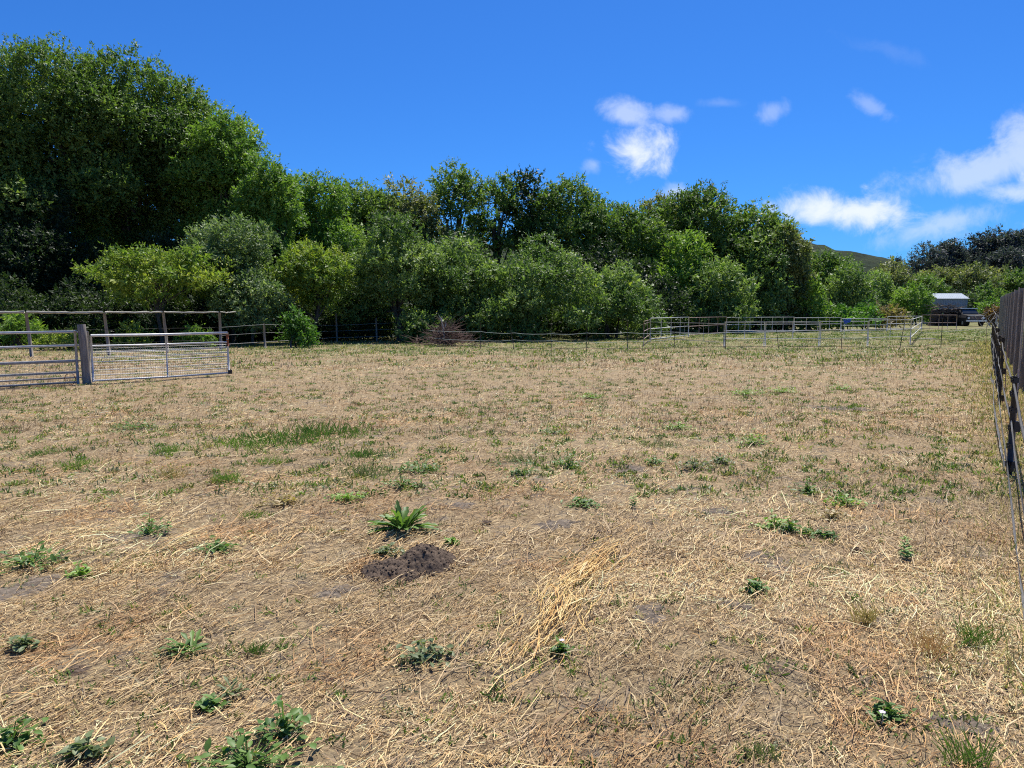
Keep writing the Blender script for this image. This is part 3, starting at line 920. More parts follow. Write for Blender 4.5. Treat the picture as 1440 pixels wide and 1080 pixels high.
def build_left_panel():
    a = GA + Vector((-.22, -.05, 0)); b = G(0, 546)
    d = (b - a).normalized(); Lp = 4.2
    ang = math.atan2(d.y, d.x)
    root = empty('pipe_fence_panel', a, ang); tag(root, 'long pipe fence panel with five rails left of the gate post', 'fence panel')
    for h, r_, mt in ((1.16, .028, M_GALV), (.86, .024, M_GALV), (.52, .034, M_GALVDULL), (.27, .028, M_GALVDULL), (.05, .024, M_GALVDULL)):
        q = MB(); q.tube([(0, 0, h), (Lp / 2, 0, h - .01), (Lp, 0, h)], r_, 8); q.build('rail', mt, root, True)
    for x in (0.03, Lp - .03):
        q = MB(); q.tube([(x, .03, 0), (x, .03, 1.18)], .026, 8); q.build('upright', M_GALVDULL, root, True)
    w = MB()
    for k in range(1, int(Lp / .06)):
        w.tube([(k * .06, .035, .05), (k * .06, .035, .5)], .0018, 4, False)
    for k in range(1, 7):
        w.tube([(0, .035, .05 + k * .065), (Lp, .035, .05 + k * .065)], .0018, 4, False)
    o = w.build('wire_mesh', M_WIRE, root); o['kind'] = 'stuff'
    # second panel set behind the first
    r2 = empty('pipe_gate', a + Vector((-.05, .5, 0)), ang + R(4)); tag(r2, 'grey pipe gate leaning behind the long pipe panel', 'gate')
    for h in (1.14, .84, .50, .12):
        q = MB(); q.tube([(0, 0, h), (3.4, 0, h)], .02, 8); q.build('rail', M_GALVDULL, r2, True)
    for x in (0, 3.4):
        q = MB(); q.tube([(x, 0, .02), (x, 0, 1.15)], .02, 8); q.build('upright', M_GALVDULL, r2, True)


build_left_panel()


# ------------------------------------------------------------------ wooden rail fence behind the gate
def build_rail_fence():
    g = np.random.default_rng(11)
    posts = [(-90, 504), (45, 502), (154, 500), (236, 496), (311, 493)]
    pts = [G(u, v) for u, v in posts]
    root = empty('rail_fence', pts[1]); tag(root, 'tall fence of grey posts with one knotty pale top pole in front of the trees', 'fence')
    o0 = Vector(pts[1])
    tops = []
    for k, p in enumerate(pts):
        h = P(0, 438, p.y).z - .05
        q = MB(); le = g.normal(0, .035)
        lx = -.10 if k in (1, 2, 3) else 0
        a = p - o0
        q.tube([a + Vector((0, 0, -.1)), a + Vector((lx * .5, 0, h * .5)), a + Vector((lx, 0, h))], [.060, .056, .050], 10)
        q.build('post', M_POSTWOOD, root, True)
        tops.append(a + Vector((lx, 0, h)))
    tops.append(G(335, 491) - o0 + Vector((0, 0, tops[-1].z)))
    for k in range(len(tops) - 1):
        a, b = tops[k] + Vector((.04, -.03, .03)), tops[k + 1] + Vector((-.03, -.03, .03))
        n = 14
        pts_ = [a + (b - a) * (i / n) + Vector((0, 0, g.normal(0, .008) - .02 * math.sin(math.pi * i / n))) for i in range(n + 1)]
        q = MB(); q.tube(pts_, [(.044 - .005 * k) * (1 + g.normal(0, .10)) for _ in pts_], 9); q.build('top_rail', M_RAILWOOD, root, True)
    for h0 in (.45, .95):
        w = MB()
        w.tube([pts[i] - o0 + Vector((0, -.08, h0)) for i in range(1, len(pts))], .004, 4); w.build('wire', M_TAPEDARK, root)


build_rail_fence()


def build_wire_fence():
    P3 = [(311, 493, None), (373, 489.5, 455), (474, 480.5, 441), (530, 480, 447), (590, 478, 452), (648, 477, 455)]
    pts = [G(u, v) for u, v, _ in P3]
    root = empty('wire_fence', pts[1]); tag(root, 'shaded wire fence with thin grey posts along the foot of the willows', 'fence')
    o0 = Vector(pts[1]); tp = []
    for (u, v, t), p in zip(P3, pts):
        if t is None:
            continue
        h = P(u, t, p.y).z
        q = MB(); q.tube([p - o0 + Vector((0, 0, -.1)), p - o0 + Vector((-.02, 0, h))], .05, 8); q.build('post', M_POSTWOOD, root, True)
    for h in (.25, .62, .95):
        q = MB(); q.tube([p - o0 + Vector((0, -.06, h * (1 + .1 * math.sin(i * 2.1)))) for i, p in enumerate(pts)], .011 if h < .3 else .007, 5); q.build('wire', M_TAPE, root)


build_wire_fence()

# lone post standing in the shade behind the corral
lp = G(1013, 466); q = MB(); q.tube([(0, 0, -.1), (0, 0, 1.75)], .075, 8)
tag(q.build('timber_post', M_POSTWOOD, None, True, lp), 'single grey post in the shade behind the corral rails', 'post')


# ------------------------------------------------------------------ corral of pipe panels
def corral_panel(a, b, h, mt, label, nver=1, rails=(1.0, .62, .30, .06), r_=.0145, group='pipe panels of the corral', lean=0):
    d = b - a; Lp = d.length; ang = math.atan2(d.y, d.x)
    root = empty('corral_panel', a, ang); tag(root, label, 'fence panel', group)
    for f in rails:
        q = MB(); q.tube([(0, 0, h * f), (Lp, 0, h * f)], r_, 6); q.build('rail', mt, root, True)
    for k in range(nver + 2):
        x = .03 + (Lp - .06) * k / (nver + 1)
        end = k in (0, nver + 1)
        q = MB(); q.tube([(x, .0, 0 if end else h * rails[-1]), (x + lean, .0, h * 1.02 if end else h)], r_ * (1.15 if end else .8), 6); q.build('upright', mt, root, True)
    return root


near = [(1018, 488), (1075, 487.5), (1152, 487.5), (1220, 487), (1280, 484.5)]
near_lab = ['corral panel in front, leftmost of the near run behind the tape fence', 'pale corral panel of the near run, second from its left end',
            'pale corral panel of the near run, behind the blue plastic', 'corral panel at the right end of the near run']
for i in range(4):
    a, b = G(*near[i]), G(*near[i + 1])
    corral_panel(a, b, [1.12, 1.12, 1.15, 1.2][i], M_WHITEPIPE, near_lab[i], 1, rails=(1.0, .66, .33))
# left end: rusty short panel and the receding side
a, b = G(906, 486), G(913, 482)
a, b = G(905, 487), G(914, 479)
corral_panel(a, b, 1.15, M_RUSTPIPE, 'short rust coloured panel at the left end of the corral', 1, rails=(1, .9, .6, .3))
side = [(914, 479), (945, 476), (968, 474), (990, 472)]
side_lab = ['first panel of the left side, next to the rust coloured one', 'second panel of the left side, leaning a little', 'third panel of the left side, near the shaded post']
pts = [G(*s) for s in side]
far_pts = [G(914, 481), G(968, 474.5), G(1021, 470), G(1116, 468), G(1182, 466.5)]
far_h = [1.25, 1.22, 1.18, 1.12]
far_lab = ['grey corral panel running back from the rust coloured end', 'rust tinged corral panel in front of the deep shade', 'long bright corral panel of the back run', 'white corral panel of the back run ending at the creeper mound']
for i in range(4):
    corral_panel(far_pts[i], far_pts[i + 1], far_h[i], [M_WHITEPIPE, M_RUSTPIPE, M_WHITEPIPE, M_WHITEPIPE][i], far_lab[i], [3, 3, 5, 3][i], rails=(1, .56, .12), r_=.021)
r_pts = [G(1182, 467), G(1247, 466), G(1295, 464), G(1345, 465)]
r_lab = ['corral panel of the back run before the creeper mound', 'white corral panel of the back run before the ochre shrub', 'rust coloured corral panel at the far right below the firewood']
for i in range(3):
    corral_panel(r_pts[i], r_pts[i + 1], [1.05, 1.2, 1.3][i], [M_WHITEPIPE, M_WHITEPIPE, M_RUSTPIPE][i], r_lab[i], [3, 3, 3][i], rails=(1, .5, .1), r_=.023)
corral_panel(G(1280, 484.5), G(1296, 466), 1.22, M_WHITEPIPE, 'pale panel joining the near and back corral runs at the right', 2, rails=(1, .62, .3))
corral_panel(G(914, 481), G(1018, 488), 1.05, M_GALVDULL, 'dull thin panel closing the corral at its left front', 3, rails=(1, .55, .2), r_=.012)


# ------------------------------------------------------------------ electric tape fences
F1, F2 = G(1419, 669), G(1405, 569)
F3 = G(1394, 490)


def FENCE(y):
    if y > F2.y:
        t = (y - F2.y) / (F3.y - F2.y); p = F2 + (F3 - F2) * t
    else:
        t = (y - F1.y) / (F2.y - F1.y); p = F1 + (F2 - F1) * t
    return Vector((p.x, y, 0))


def tread_post(par, p, h, dx=0.0, thick=.013, hooks=True, dy=0.0):
    q = MB()
    q.tube([p + Vector((0, 0, -.05)), p + Vector((dx * .5, dy * .5, h * .5)), p + Vector((dx, dy, h))], [thick, thick, thick * .8], 8)
    o = q.build('post', M_BLACK, par, True)
    if hooks:
        for f in (.12, .30, .48, .66, .82, .96):
            c = p + Vector((dx * f, dy * f, h * f))
            hk = MB(); hk.tube([c, c + Vector((-.045, -.01, .0)), c + Vector((-.05, -.01, .03)), c + Vector((-.02, -.01, .04))], .006, 5)
            hk.box(c, (.05, .045, .05)); hk.build('hook', M_BLACK, o)
    return o


def sag_tape(par, pts, mt, w=.010, sag=.03, ribbon=False, seed=0):
    g = np.random.default_rng(seed)
    out = []
    for i in range(len(pts) - 1):
        a, b = Vector(pts[i]), Vector(pts[i + 1]); n = 10
        for k in range(n):
            t = k / n
            out.append(a + (b - a) * t + Vector((g.normal(0, .003), 0, -sag * 4 * t * (1 - t) + g.normal(0, .003))))
    out.append(Vector(pts[-1]))
    q = MB()
    if ribbon:
        vs, fs = [], []
        for i, p in enumerate(out):
            a = g.normal(1.2, .5)
            d = Vector((math.cos(a) * .4, math.cos(a) * .3, math.sin(a))) * w
            vs += [p - d, p + d]
        for i in range(len(out) - 1):
            fs.append((2 * i, 2 * i + 1, 2 * i + 3, 2 * i + 2))
        q.add(vs, fs)
        # give the strip thickness
        n = len(vs)
        q.add([Vector(v) + Vector((.003, -.002, 0)) for v in vs], [tuple(reversed(f)) for f in fs])
    else:
        q.tube(out, w, 5)
    return q.build('tape', mt, par, not ribbon)


def build_cross_fence():
    ps = [(676, 491, 453, 0), (723, 492, 455, -6), (775, 493, 451, 0), (825, 494, 451, 0), (882, 493, 451, 0), (948, 491, 466, 0), (1020, 491, 459, 0),
          (1095, 491, 464, -4), (1183, 490, 452, 0), (1265, 491, 454, 5), (1323, 490, 448, 0)]
    root = empty('tape_fence', G(825, 494)); tag(root, 'low electric tape fence on thin stakes running across the field to the corner', 'fence')
    o0 = Vector(root.location)
    base, hs = [], []
    for (u, v, vt, dx) in ps:
        p = G(u, v); h = P(u, vt, p.y).z
        tread_post(root, p - o0, h, dx * p.y / FPX, .014, False)
        base.append(p - o0)
    corner = FENCE(F3.y) - o0
    base.append(corner)
    start = G(600, 486) - o0
    base = [start] + base
    for h, mt, w in ((.72, M_TAPEPALE, .008), (.40, M_TAPEPALE, .007), (.12, M_TAPEDARK, .009)):
        pts = [b + Vector((0, -.02, h + .03 * math.sin(i * 1.7 + h * 9))) for i, b in enumerate(base)]
        if h > .5: pts[-1].z = .95
        if h < .2: pts[-1].z = .62; pts[-2].z = .2
        sag_tape(root, pts[:7], mt, w, .04, False, int(h * 100))
        sag_tape(root, pts[6:], M_TAPEPALE if h > .5 else M_TAPEDARK, w, .03, False, int(h * 100) + 1)


build_cross_fence()

# blue plastic caught on one stake
bp = G(1183, 490); g_ = np.random.default_rng(8)
q = MB(); vs, fs = [], []
for i in range(9):
    for k in range(5):
        t = i / 8
        vs.append((.02 + t * .36, g_.normal(0, .03), (k / 4 - .5) * (.20 - .06 * t) + t * .10 + g_.normal(0, .02)))
for i in range(8):
    for k in range(4):
        fs.append((i * 5 + k, i * 5 + k + 1, (i + 1) * 5 + k + 1, (i + 1) * 5 + k))
q.add(vs, fs); q.add([(a, b + .02, c) for a, b, c in vs], [tuple(reversed(f)) for f in fs])
tag(q.build('plastic_bag', M_BLUE, None, True, bp + Vector((0, -.03, 1.14))), 'scrap of blue plastic flapping from a stake of the tape fence', 'plastic bag')


def build_right_fence():
    root = empty('electric_fence', FENCE(F1.y)); tag(root, 'black tread in post electric fence with sagging grey tape beside the board fence', 'fence')
    o0 = Vector(root.location)
    ys = [F1.y - 5.2, F1.y, F2.y, 14.8, 17.2, 19.6, 22.2, 25, 28, F3.y]
    hh = [1.0, .98, 1.16, 1.1, 1.2, 1.15, 1.2, 1.2, 1.2, 1.25]
    base = [FENCE(y) - o0 for y in ys]
    for i, (b, h) in enumerate(zip(base, hh)):
        tread_post(root, b, h, -.01, .026 if i else .015)
    for (y, dx) in ((7.4, .06), (12.6, .10), (29.9, -.25), (18, .12), (24, .1)):     # thin steel rods
        q = MB(); p = FENCE(y) - o0 + Vector((dx, 0, 0)); q.tube([p, p + Vector((0, .02, 1.0))], .008, 6); q.build('rod', M_RUSTPIPE, root)
    for i in (1, 2):                                          # reel like clamps on the near posts
        for h in (.10, .50):
            q = MB(); q.box(base[i] + Vector((.015, -.02, h * hh[i])), (.06, .05, .10)); q.build('insulator', M_BLACK, root)
    sag_tape(root, [b + Vector((-.02, 0, h * .92)) for b, h in zip(base, [.75, .98, 1.16, 1.05, 1.2, 1.1, 1.2, 1.2, 1.2, 1.2])], M_TAPEDARK, .011, .05, False, 3)
    sag_tape(root, [b + Vector((-.02, 0, h)) for b, h in zip(base, [.30, .55, .62, .66, .6, .6, .6, .62, .6, .6])], M_TAPE, .022, .06, True, 4)
    sag_tape(root, [b + Vector((-.03, 0, h)) for b, h in zip(base, [.02, .13, .22, .25, .3, .3, .3, .3, .3, .3])], M_TAPE, .026, .03, True, 5)
    sag_tape(root, [base[1] + Vector((-.05, 0, .10)), base[1].lerp(base[2], .25) + Vector((-.10, 0, .22)), base[1].lerp(base[2], .6) + Vector((-.14, 0, .30)), base[2] + Vector((-.12, 0, .42))], M_TAPE, .032, .03, True, 6)
    sag_tape(root, [base[2] + Vector((-.12, 0, .42)), base[2].lerp(base[3], .5) + Vector((-.16, 0, .36)), base[3] + Vector((-.10, 0, .6)), base[4] + Vector((-.1, 0, .8)), base[9] + Vector((-.1, 0, .7))], M_TAPE, .034, .05, True, 9)


build_right_fence()


# ------------------------------------------------------------------ board fence on the right
def build_board_fence():
    a0 = G(1441, 551)
    d0 = (G(1404, 466) - a0).normalized()
    root = empty('board_fence', a0); tag(root, 'tall weathered grey board fence running away at the right edge', 'fence')
    g = np.random.default_rng(21)
    Lp = 3.9
    bm = MB(); bm.box((0, 0, .5), (.138, .022, 1.0)); bme = bm.mesh('board'); bme.materials.append(M_BOARD)
    ang0 = math.atan2(d0.y, d0.x)
    for k in range(-2, 12):
        s = k * Lp
        y = a0.y + d0.y * s
        top = 2.12 + max(0, y - 14) * .013
        bot = .06 + g.uniform(0, .03)
        ang = ang0 - R(1.6)                                   # each panel set a touch proud of the next
        p = d0 * s + Vector((-.09, .06, 0))
        dd = Vector((math.cos(ang), math.sin(ang), 0)); nn = Vector((-dd.y, dd.x, 0))
        q = MB(); q.box(p - dd * .06 - nn * .06 + Vector((0, 0, top / 2 - .02)), (.09, .09, top + .04), ang); q.build('post', M_POSTWOOD, root)
        for h in (.4, top - .3):
            q = MB(); q.box(p + dd * Lp / 2 - nn * .05 + Vector((0, 0, h)), (Lp - .1, .04, .09), ang); q.build('rail', M_POSTWOOD, root)
        n = int(Lp / .142)
        stuff = MB()
        for j in range(n):
            c = p + dd * (j + .5) * Lp / n + Vector((0, 0, bot + g.uniform(-.02, .02)))
            hgt = top - bot + g.normal(0, .012)
            if k < 6 and k >= -2:
                o = link('board', bme, None, root)
                o.location = c + nn * g.uniform(-.004, .004); o.rotation_euler = (0, 0, ang + g.normal(0, .02)); o.scale = (1, 1, hgt)
            else:
                stuff.box(c + Vector((0, 0, hgt / 2)), (.138, .022, hgt), ang + g.normal(0, .02))
        if stuff.v:
            o = stuff.build('boards', M_BOARD, root); o['kind'] = 'stuff'


build_board_fence()


# ------------------------------------------------------------------ brush pile
def build_brush():
    g = np.random.default_rng(31)
    c = G(628, 486)
    root = empty('brush_pile', c); tag(root, 'heap of reddish dead twigs at the edge of the wood', 'brush pile')
    q = MB()
    for k in range(430):
        a = g.uniform(0, 6.28); rr = abs(g.normal(0, .75)); x, y = rr * math.cos(a) * .9, rr * math.sin(a) * .8
        hh = 1.0 * math.exp(-(x * x / 1.1 + y * y / .7)) * g.random()
        l = g.uniform(.4, 1.1); da = g.uniform(0, 6.28); el = g.normal(.25, .4)
        p0 = Vector((x, y, hh + .03)); d = Vector((math.cos(da) * math.cos(el), math.sin(da) * math.cos(el), math.sin(el)))
        if p0.z + d.z * l < .02: d.z = abs(d.z) * .3
        q.tube([p0, p0 + d * l * .5 + Vector(tuple(g.normal(0, .05, 3))), p0 + d * l], [.013, .010, .004], 4, False)
    o = q.build('twigs', M_TWIG, root); o['kind'] = 'stuff'
    s = MB(); s.tube([(-.05, -.4, .2), (-.10, -.4, .75), (-.2, -.35, 1.25), (-.32, -.3, 1.42)], [.045, .04, .03, .015], 7)
    s.tube([(-.10, -.4, .75), (.02, -.42, 1.0), (.0, -.4, 1.2)], [.03, .025, .012], 6)
    s.tube([(-.2, -.35, 1.25), (-.12, -.35, 1.38)], [.025, .01], 6)
    s.build('snag', M_SNAG, root, True)


build_brush()

# pale planks lying in the corral corner
pl = G(1303, 477)
root = empty('scrap_boards', pl); tag(root, 'pale scrap boards lying on the ground in the corral corner', 'boards')
for (dx, dy, l, a) in ((0, 0, 1.1, .15), (.2, .25, .9, -.2), (-.3, -.2, .8, .5)):
    q = MB(); q.box((dx, dy, .03 + .02 * dy), (l, .14, .03), a); q.build('board', M_SNAG, root)


# ------------------------------------------------------------------ straw litter
STRAW = np.array([(.62, .48, .30), (.52, .38, .22), (.44, .34, .24), (.33, .24, .165), (.68, .58, .42), (.25, .175, .12), (.56, .36, .18)])
STRAW = STRAW * np.array([1.08, 1.00, .76])
STRAW_W = np.array([.22, .17, .17, .15, .13, .11, .05])


def strips(P0, D, Ln, Wd, lift, g, bend=.25, single=False):
    """bent two-piece straws: start, direction (n,3), length, width"""
    n = len(P0)
    side = unit(np.cross(D, unit(np.array([0, 0, 1.0]) + g.normal(size=(n, 3)) * .5)))
    mid = P0 + D * (Ln * .5)[:, None] + side * (Ln * bend * (g.random(n) - .5))[:, None]
    mid[:, 2] += lift
    end = P0 + D * Ln[:, None]
    w = side * (Wd * .5)[:, None]
    if single:
        return np.stack([P0 - w * .7, P0 + w, end + w * .8, end - w * .5], 1).reshape(-1, 3), np.arange(n * 4).reshape(n, 4)
    V = np.stack([P0 - w, P0 + w, mid + w, mid - w, end + w * .6, end - w * .6], 1).reshape(-1, 3)
    i = np.arange(n) * 6
    F = np.stack([np.stack([i, i + 1, i + 2, i + 3], 1), np.stack([i + 3, i + 2, i + 4, i + 5], 1)], 1).reshape(-1, 4)
    return V, F


def straw_colors(n, g, x, y):
    k = g.choice(len(STRAW), n, p=STRAW_W)
    c = STRAW[k] * (.75 + .5 * g.random((n, 1)))
    tone = vnoise(x, y, .9, 4)[:, None]
    red = vnoise(x, y, .6, 5)[:, None]
    c = c * (.56 + .80 * tone)
    c = np.where(red > .70, c * np.array([.92, .80, .70]), c)
    return np.clip(c, 0, .72)


def scatter(n, d0, d1, g, power, half=.86):
    t = g.random(n)
    if power == 'area': d = np.sqrt(d0 ** 2 + (d1 ** 2 - d0 ** 2) * t)
    else: d = d0 * (d1 / d0) ** t
    x = (g.random(n) * 2 - 1) * (half * d + .6)
    return x, d


def build_litter():
    g = np.random.default_rng(101)
    Vs, Fs, Cs, off = [], [], [], 0
    #          n,   d0, d1, law, len range, width, direction spread, upright
    for (n, d0, d1, law, l0, l1, wd, upr) in ((128000, 1.6, 4.4, 'area', .010, .048, .0032, .12), (7500, 1.6, 5.0, 'area', .07, .24, .0038, .04),
                                            (98000, 4.2, 9, 'log', .015, .065, .0046, .22), (5500, 4.2, 11, 'log', .10, .30, .0045, .04),
                                            (76000, 9, 19, 'log', .035, .10, .0075, .40), (60000, 19, 40, 'log', .05, .14, .014, .55)):
        x, y = scatter(n, d0, d1, g, law)
        cov = vnoise(x, y, .55, 6) * .6 + vnoise(x, y, .2, 7) * .4
        keep = (cov > .33) | (g.random(n) < .40)
        keep &= ~(in_patch(x, y, .9) & (g.random(n) < .60))
        x, y = x[keep], y[keep]; m = len(x)
        bias = np.where(x < 1.5, R(55), R(60))                 # lie of the mown straw
        yaw = np.where(g.random(m) < .45, bias + g.normal(0, .35, m), g.random(m) * 6.283)
        pit = np.abs(g.normal(0, .14, m))
        up = g.random(m) < upr
        pit[up] = g.uniform(.4, 1.45, up.sum())
        D = np.stack([np.cos(yaw) * np.cos(pit), np.sin(yaw) * np.cos(pit), np.sin(pit)], 1)
        Ln = g.uniform(l0, l1, m) ; Ln[up] = np.minimum(Ln[up], .075 + .02 * (d0 > 8))
        z = gz(x, y) * np.clip(1.4 - np.hypot(x, y) / 30, 0, 1) + np.where(up, -.004, g.random(m) ** 1.5 * .022)
        P0 = np.stack([x, y, z], 1)
        V, F = strips(P0, D, Ln, wd * (.6 + .8 * g.random(m)), .003, g, .25, l1 < .2)
        Vs.append(V); Fs.append(F + off); off += len(V)
        Cs.append(np.repeat(straw_colors(m, g, x, y), len(V) // m, 0))
    o = link('straw_litter', mesh_np('straw_litter', np.concatenate(Vs), np.concatenate(Fs), np.concatenate(Cs)), M_STRAW)
    tag(o, 'mown dry straw and stubble covering the field', 'straw', kind='stuff')


build_litter()


def build_swath():
    g = np.random.default_rng(17)
    way = np.array([G(888, 752)[:], G(850, 785)[:], G(800, 830)[:], G(778, 880)[:], G(735, 935)[:], G(640, 1010)[:]])
    n = 400
    t = np.clip(np.where(g.random(n) < .42, g.normal(1.35, .38, n), g.normal(2.75, .55, n)) + (g.random(n) < .12) * g.normal(0, 1.2, n), 0, len(way) - 1.01)
    i = t.astype(int); f = (t - i)[:, None]
    c = way[i] * (1 - f) + way[i + 1] * f
    d = unit(way[i + 1] - way[i])
    nrm = np.stack([-d[:, 1], d[:, 0], d[:, 2] * 0], 1)
    spread = np.where(t < 2, .055, .075) * np.where(g.random(n) < .15, 2.6, 1)
    c = c + nrm * (g.normal(0, 1, n) * spread)[:, None]
    yaw = np.arctan2(d[:, 1], d[:, 0]) + g.normal(0, .16, n)
    pit = np.abs(g.normal(0, .06, n))
    D = np.stack([np.cos(yaw) * np.cos(pit), np.sin(yaw) * np.cos(pit), np.sin(pit)], 1)
    Ln = g.uniform(.10, .32, n)
    c = c - D * (Ln * .5)[:, None]
    c[:, 2] = gz(c[:, 0], c[:, 1]) + .012 + g.random(n) * .028
    V, F = strips(c, D, Ln, .0036 * (.7 + .7 * g.random(n)), .006, g, .12)
    cols = np.array([(.68, .52, .25), (.60, .42, .18), (.74, .60, .35), (.52, .33, .14)])[g.choice(4, n)] * (.8 + .3 * g.random((n, 1))) * np.array([1.0, .92, .72])
    o = link('straw_swath', mesh_np('straw_swath', V, F, np.repeat(cols, 6, 0)), M_STRAW)
    tag(o, 'loose golden swath of longer straw lying on the cut field', 'straw', kind='stuff')


build_swath()


# ------------------------------------------------------------------ molehill and clods
def lump(r, seed, flat=.6):
    g = np.random.default_rng(seed)
    n, m_ = (9, 6) if r > .015 else (6, 4)
    vs, fs = [], []
    ph = g.random(6) * 6.28
    for i in range(m_ + 1):
        th = math.pi * i / m_
        for k in range(n):
            a = 2 * math.pi * k / n
            q = r * (1 + .18 * math.sin(3 * a + ph[0]) * math.sin(th * 2 + ph[1]) + g.normal(0, .07))
            vs.append((q * math.sin(th) * math.cos(a), q * math.sin(th) * math.sin(a), q * flat * math.cos(th)))
    for i in range(m_):
        for k in range(n):
            fs.append((i * n + k, (i + 1) * n + k, (i + 1) * n + (k + 1) % n, i * n + (k + 1) % n))
    return vs, fs


def build_mound():
    c = G(577, 797); g = np.random.default_rng(41)
    root = empty('molehill', (c.x, c.y, 0)); tag(root, 'fresh dark crumbly molehill just in front of the dock plant', 'molehill')
    w = (G(630, 797) - G(518, 797)).length / 2; dp = .30
    n = 110
    xs = np.linspace(-1.25, 1.25, n)
    X, Y = np.meshgrid(xs * w, xs * dp)
    # two merging heaps, the higher one on the right and farther back
    def heap(cx, cy, rx, ry, h):
        q = ((X - cx) / rx) ** 2 + ((Y - cy) / ry) ** 2
        return h * np.clip(1 - q, 0, 1) ** 1.25
    Z = np.maximum(heap(.08, .07, .22, .22, .115), heap(-.10, -.08, .23, .19, .075))
    rough = (vnoise(X + 50, Y, .07, 1) - .5) * .022 + (vnoise(X + 50, Y, .028, 2) - .5) * .020 + (vnoise(X + 50, Y, .012, 3) - .5) * .012 + g.normal(0, .0008, X.shape)
    Z = Z + rough * (Z > .004) + gz(X + c.x, Y + c.y) - .012 * (Z <= .004)
    V = np.stack([X, Y, Z], -1).reshape(-1, 3); i = np.arange(n * n).reshape(n, n)
    F = np.stack([i[:-1, :-1], i[:-1, 1:], i[1:, 1:], i[1:, :-1]], -1).reshape(-1, 4)
    link('heap', mesh_np('heap', V, F), M_SOIL, root)
    q = MB()
    for k in range(800):
        a = g.uniform(0, 6.28); rr = math.sqrt(g.random()) * 1.25
        x, y = (.0 + w * .95 * rr * math.cos(a)), dp * .75 * rr * math.sin(a) + .3 * x_off(rr, a)
        j = int(np.clip((x / w + 1.25) / 2.5 * n, 0, n - 1)); ii = int(np.clip((y / dp + 1.25) / 2.5 * n, 0, n - 1))
        vs, fs = lump(.0024 + .009 * g.random() ** 4, 1000 + k, .75)
        z = max(float(Z[ii, j]), float(gz(x + c.x, y + c.y)))
        q.add([(vx + x, vy + y, vz + z + .001) for vx, vy, vz in vs], fs)
    o = q.build('clods', M_SOIL, root); o['kind'] = 'stuff'


def x_off(rr, a):
    return .25 * math.cos(a) * rr * .5


build_mound()

for (u, v, r_, label) in ((1204, 774, .030, 'dark dung lump on the straw right of centre'), (684, 738, .028, 'dark clod lying right of the dock plant'),
                          (652, 794, .018, 'small dark clod just right of the molehill'), (843, 750, .018, 'dark clod at the top of the straw swath'),
                          (836, 758, .022, 'larger dark clod at the top of the straw swath')):
    c = G(u, v); q = MB(); vs, fs = lump(r_, u, .55); q.add([(a * 1.4, b, d) for a, b, d in vs], fs)
    vs, fs = lump(r_ * .7, u + 1, .6); q.add([(a - r_ * .9, b - .01, d - .004) for a, b, d in vs], fs)
    tag(q.build('soil_clod', M_SOIL, None, False, c + Vector((0, 0, float(gz(c.x, c.y)) + r_ * .4))), label, 'clod')


# ------------------------------------------------------------------ weeds
WP = {'green': [(.045, .095, .020), (.075, .140, .028), (.11, .18, .04)], 'grey': [(.070, .098, .040), (.11, .14, .062), (.15, .18, .085)],
      'lime': [(.08, .15, .025), (.13, .22, .035), (.19, .27, .05)], 'dry': [(.16, .13, .05), (.26, .20, .08), (.34, .25, .13)],
      'red': [(.20, .10, .06), (.30, .17, .10), (.42, .28, .17)]}


def leaf_blade(P0, D, up, Ln, Wd, seg=4, droop=.5, wave=.0, fold=.15):
    """one long leaf as a bent strip with a folded midrib"""
    vs, fs = [], []
    D = Vector(D).normalized(); side = D.cross(Vector(up)).normalized()
    p = Vector(P0); step = Ln / seg
    for i in range(seg + 1):
        t = i / seg
        w = Wd * (.22 + 1.0 * t) * math.sqrt(max(0, 1 - t ** 3)) * 1.15 if i < seg else .002
        w *= 1 + wave * math.sin(i * 2.4)
        n = side.cross(D).normalized()
        vs += [p - side * w / 2 + n * fold * w, p, p + side * w / 2 + n * fold * w]
        p = p + D * step
        D = (D + Vector((0, 0, -droop / seg))).normalized()
    for i in range(seg):
        a = i * 3
        fs += [(a, a + 1, a + 4, a + 3), (a + 1, a + 2, a + 5, a + 4)]
    return vs, fs


def col_mesh(name, vs, fs, cols):
    return mesh_np(name, np.array([tuple(v) for v in vs]), np.array(fs), np.array(cols))


def build_dock():
    c = G(567, 748); g = np.random.default_rng(51)
    root = empty('dock_plant', (c.x, c.y, float(gz(c.x, c.y)))); tag(root, 'large leafy green dock rosette, the biggest weed, behind the molehill', 'weed')
    for k in range(46):
        a = g.uniform(0, 6.28) if k > 8 else [3.05, 3.3, 2.8, .05, -.2, .25, 3.6, 5.0, 4.3][k]
        low = k < 7
        el = g.uniform(.08, .3) if low else g.uniform(.45, 1.3)
        d = (math.cos(a) * math.cos(el), math.sin(a) * math.cos(el), math.sin(el))
        vs, fs = leaf_blade((.02 * math.cos(a), .02 * math.sin(a), .01), d, (0, 0, 1) if el < 1.2 else (math.cos(a), math.sin(a), .5),
                            g.uniform(.22, .32) if low else g.uniform(.11, .23), g.uniform(.034, .062), 9, .5 if low else g.uniform(.2, 1.3), .30, g.uniform(.1, .4))
        pl = [tuple(q * 1.5 for q in c_) for c_ in WP['green']]; t = g.random()
        cc = [tuple(np.array(pl[0]) * (1 - t) + np.array(pl[2]) * t)] * len(vs)
        link('leaf', col_mesh('leaf', vs, fs, cc), M_WEED, root)


build_dock()


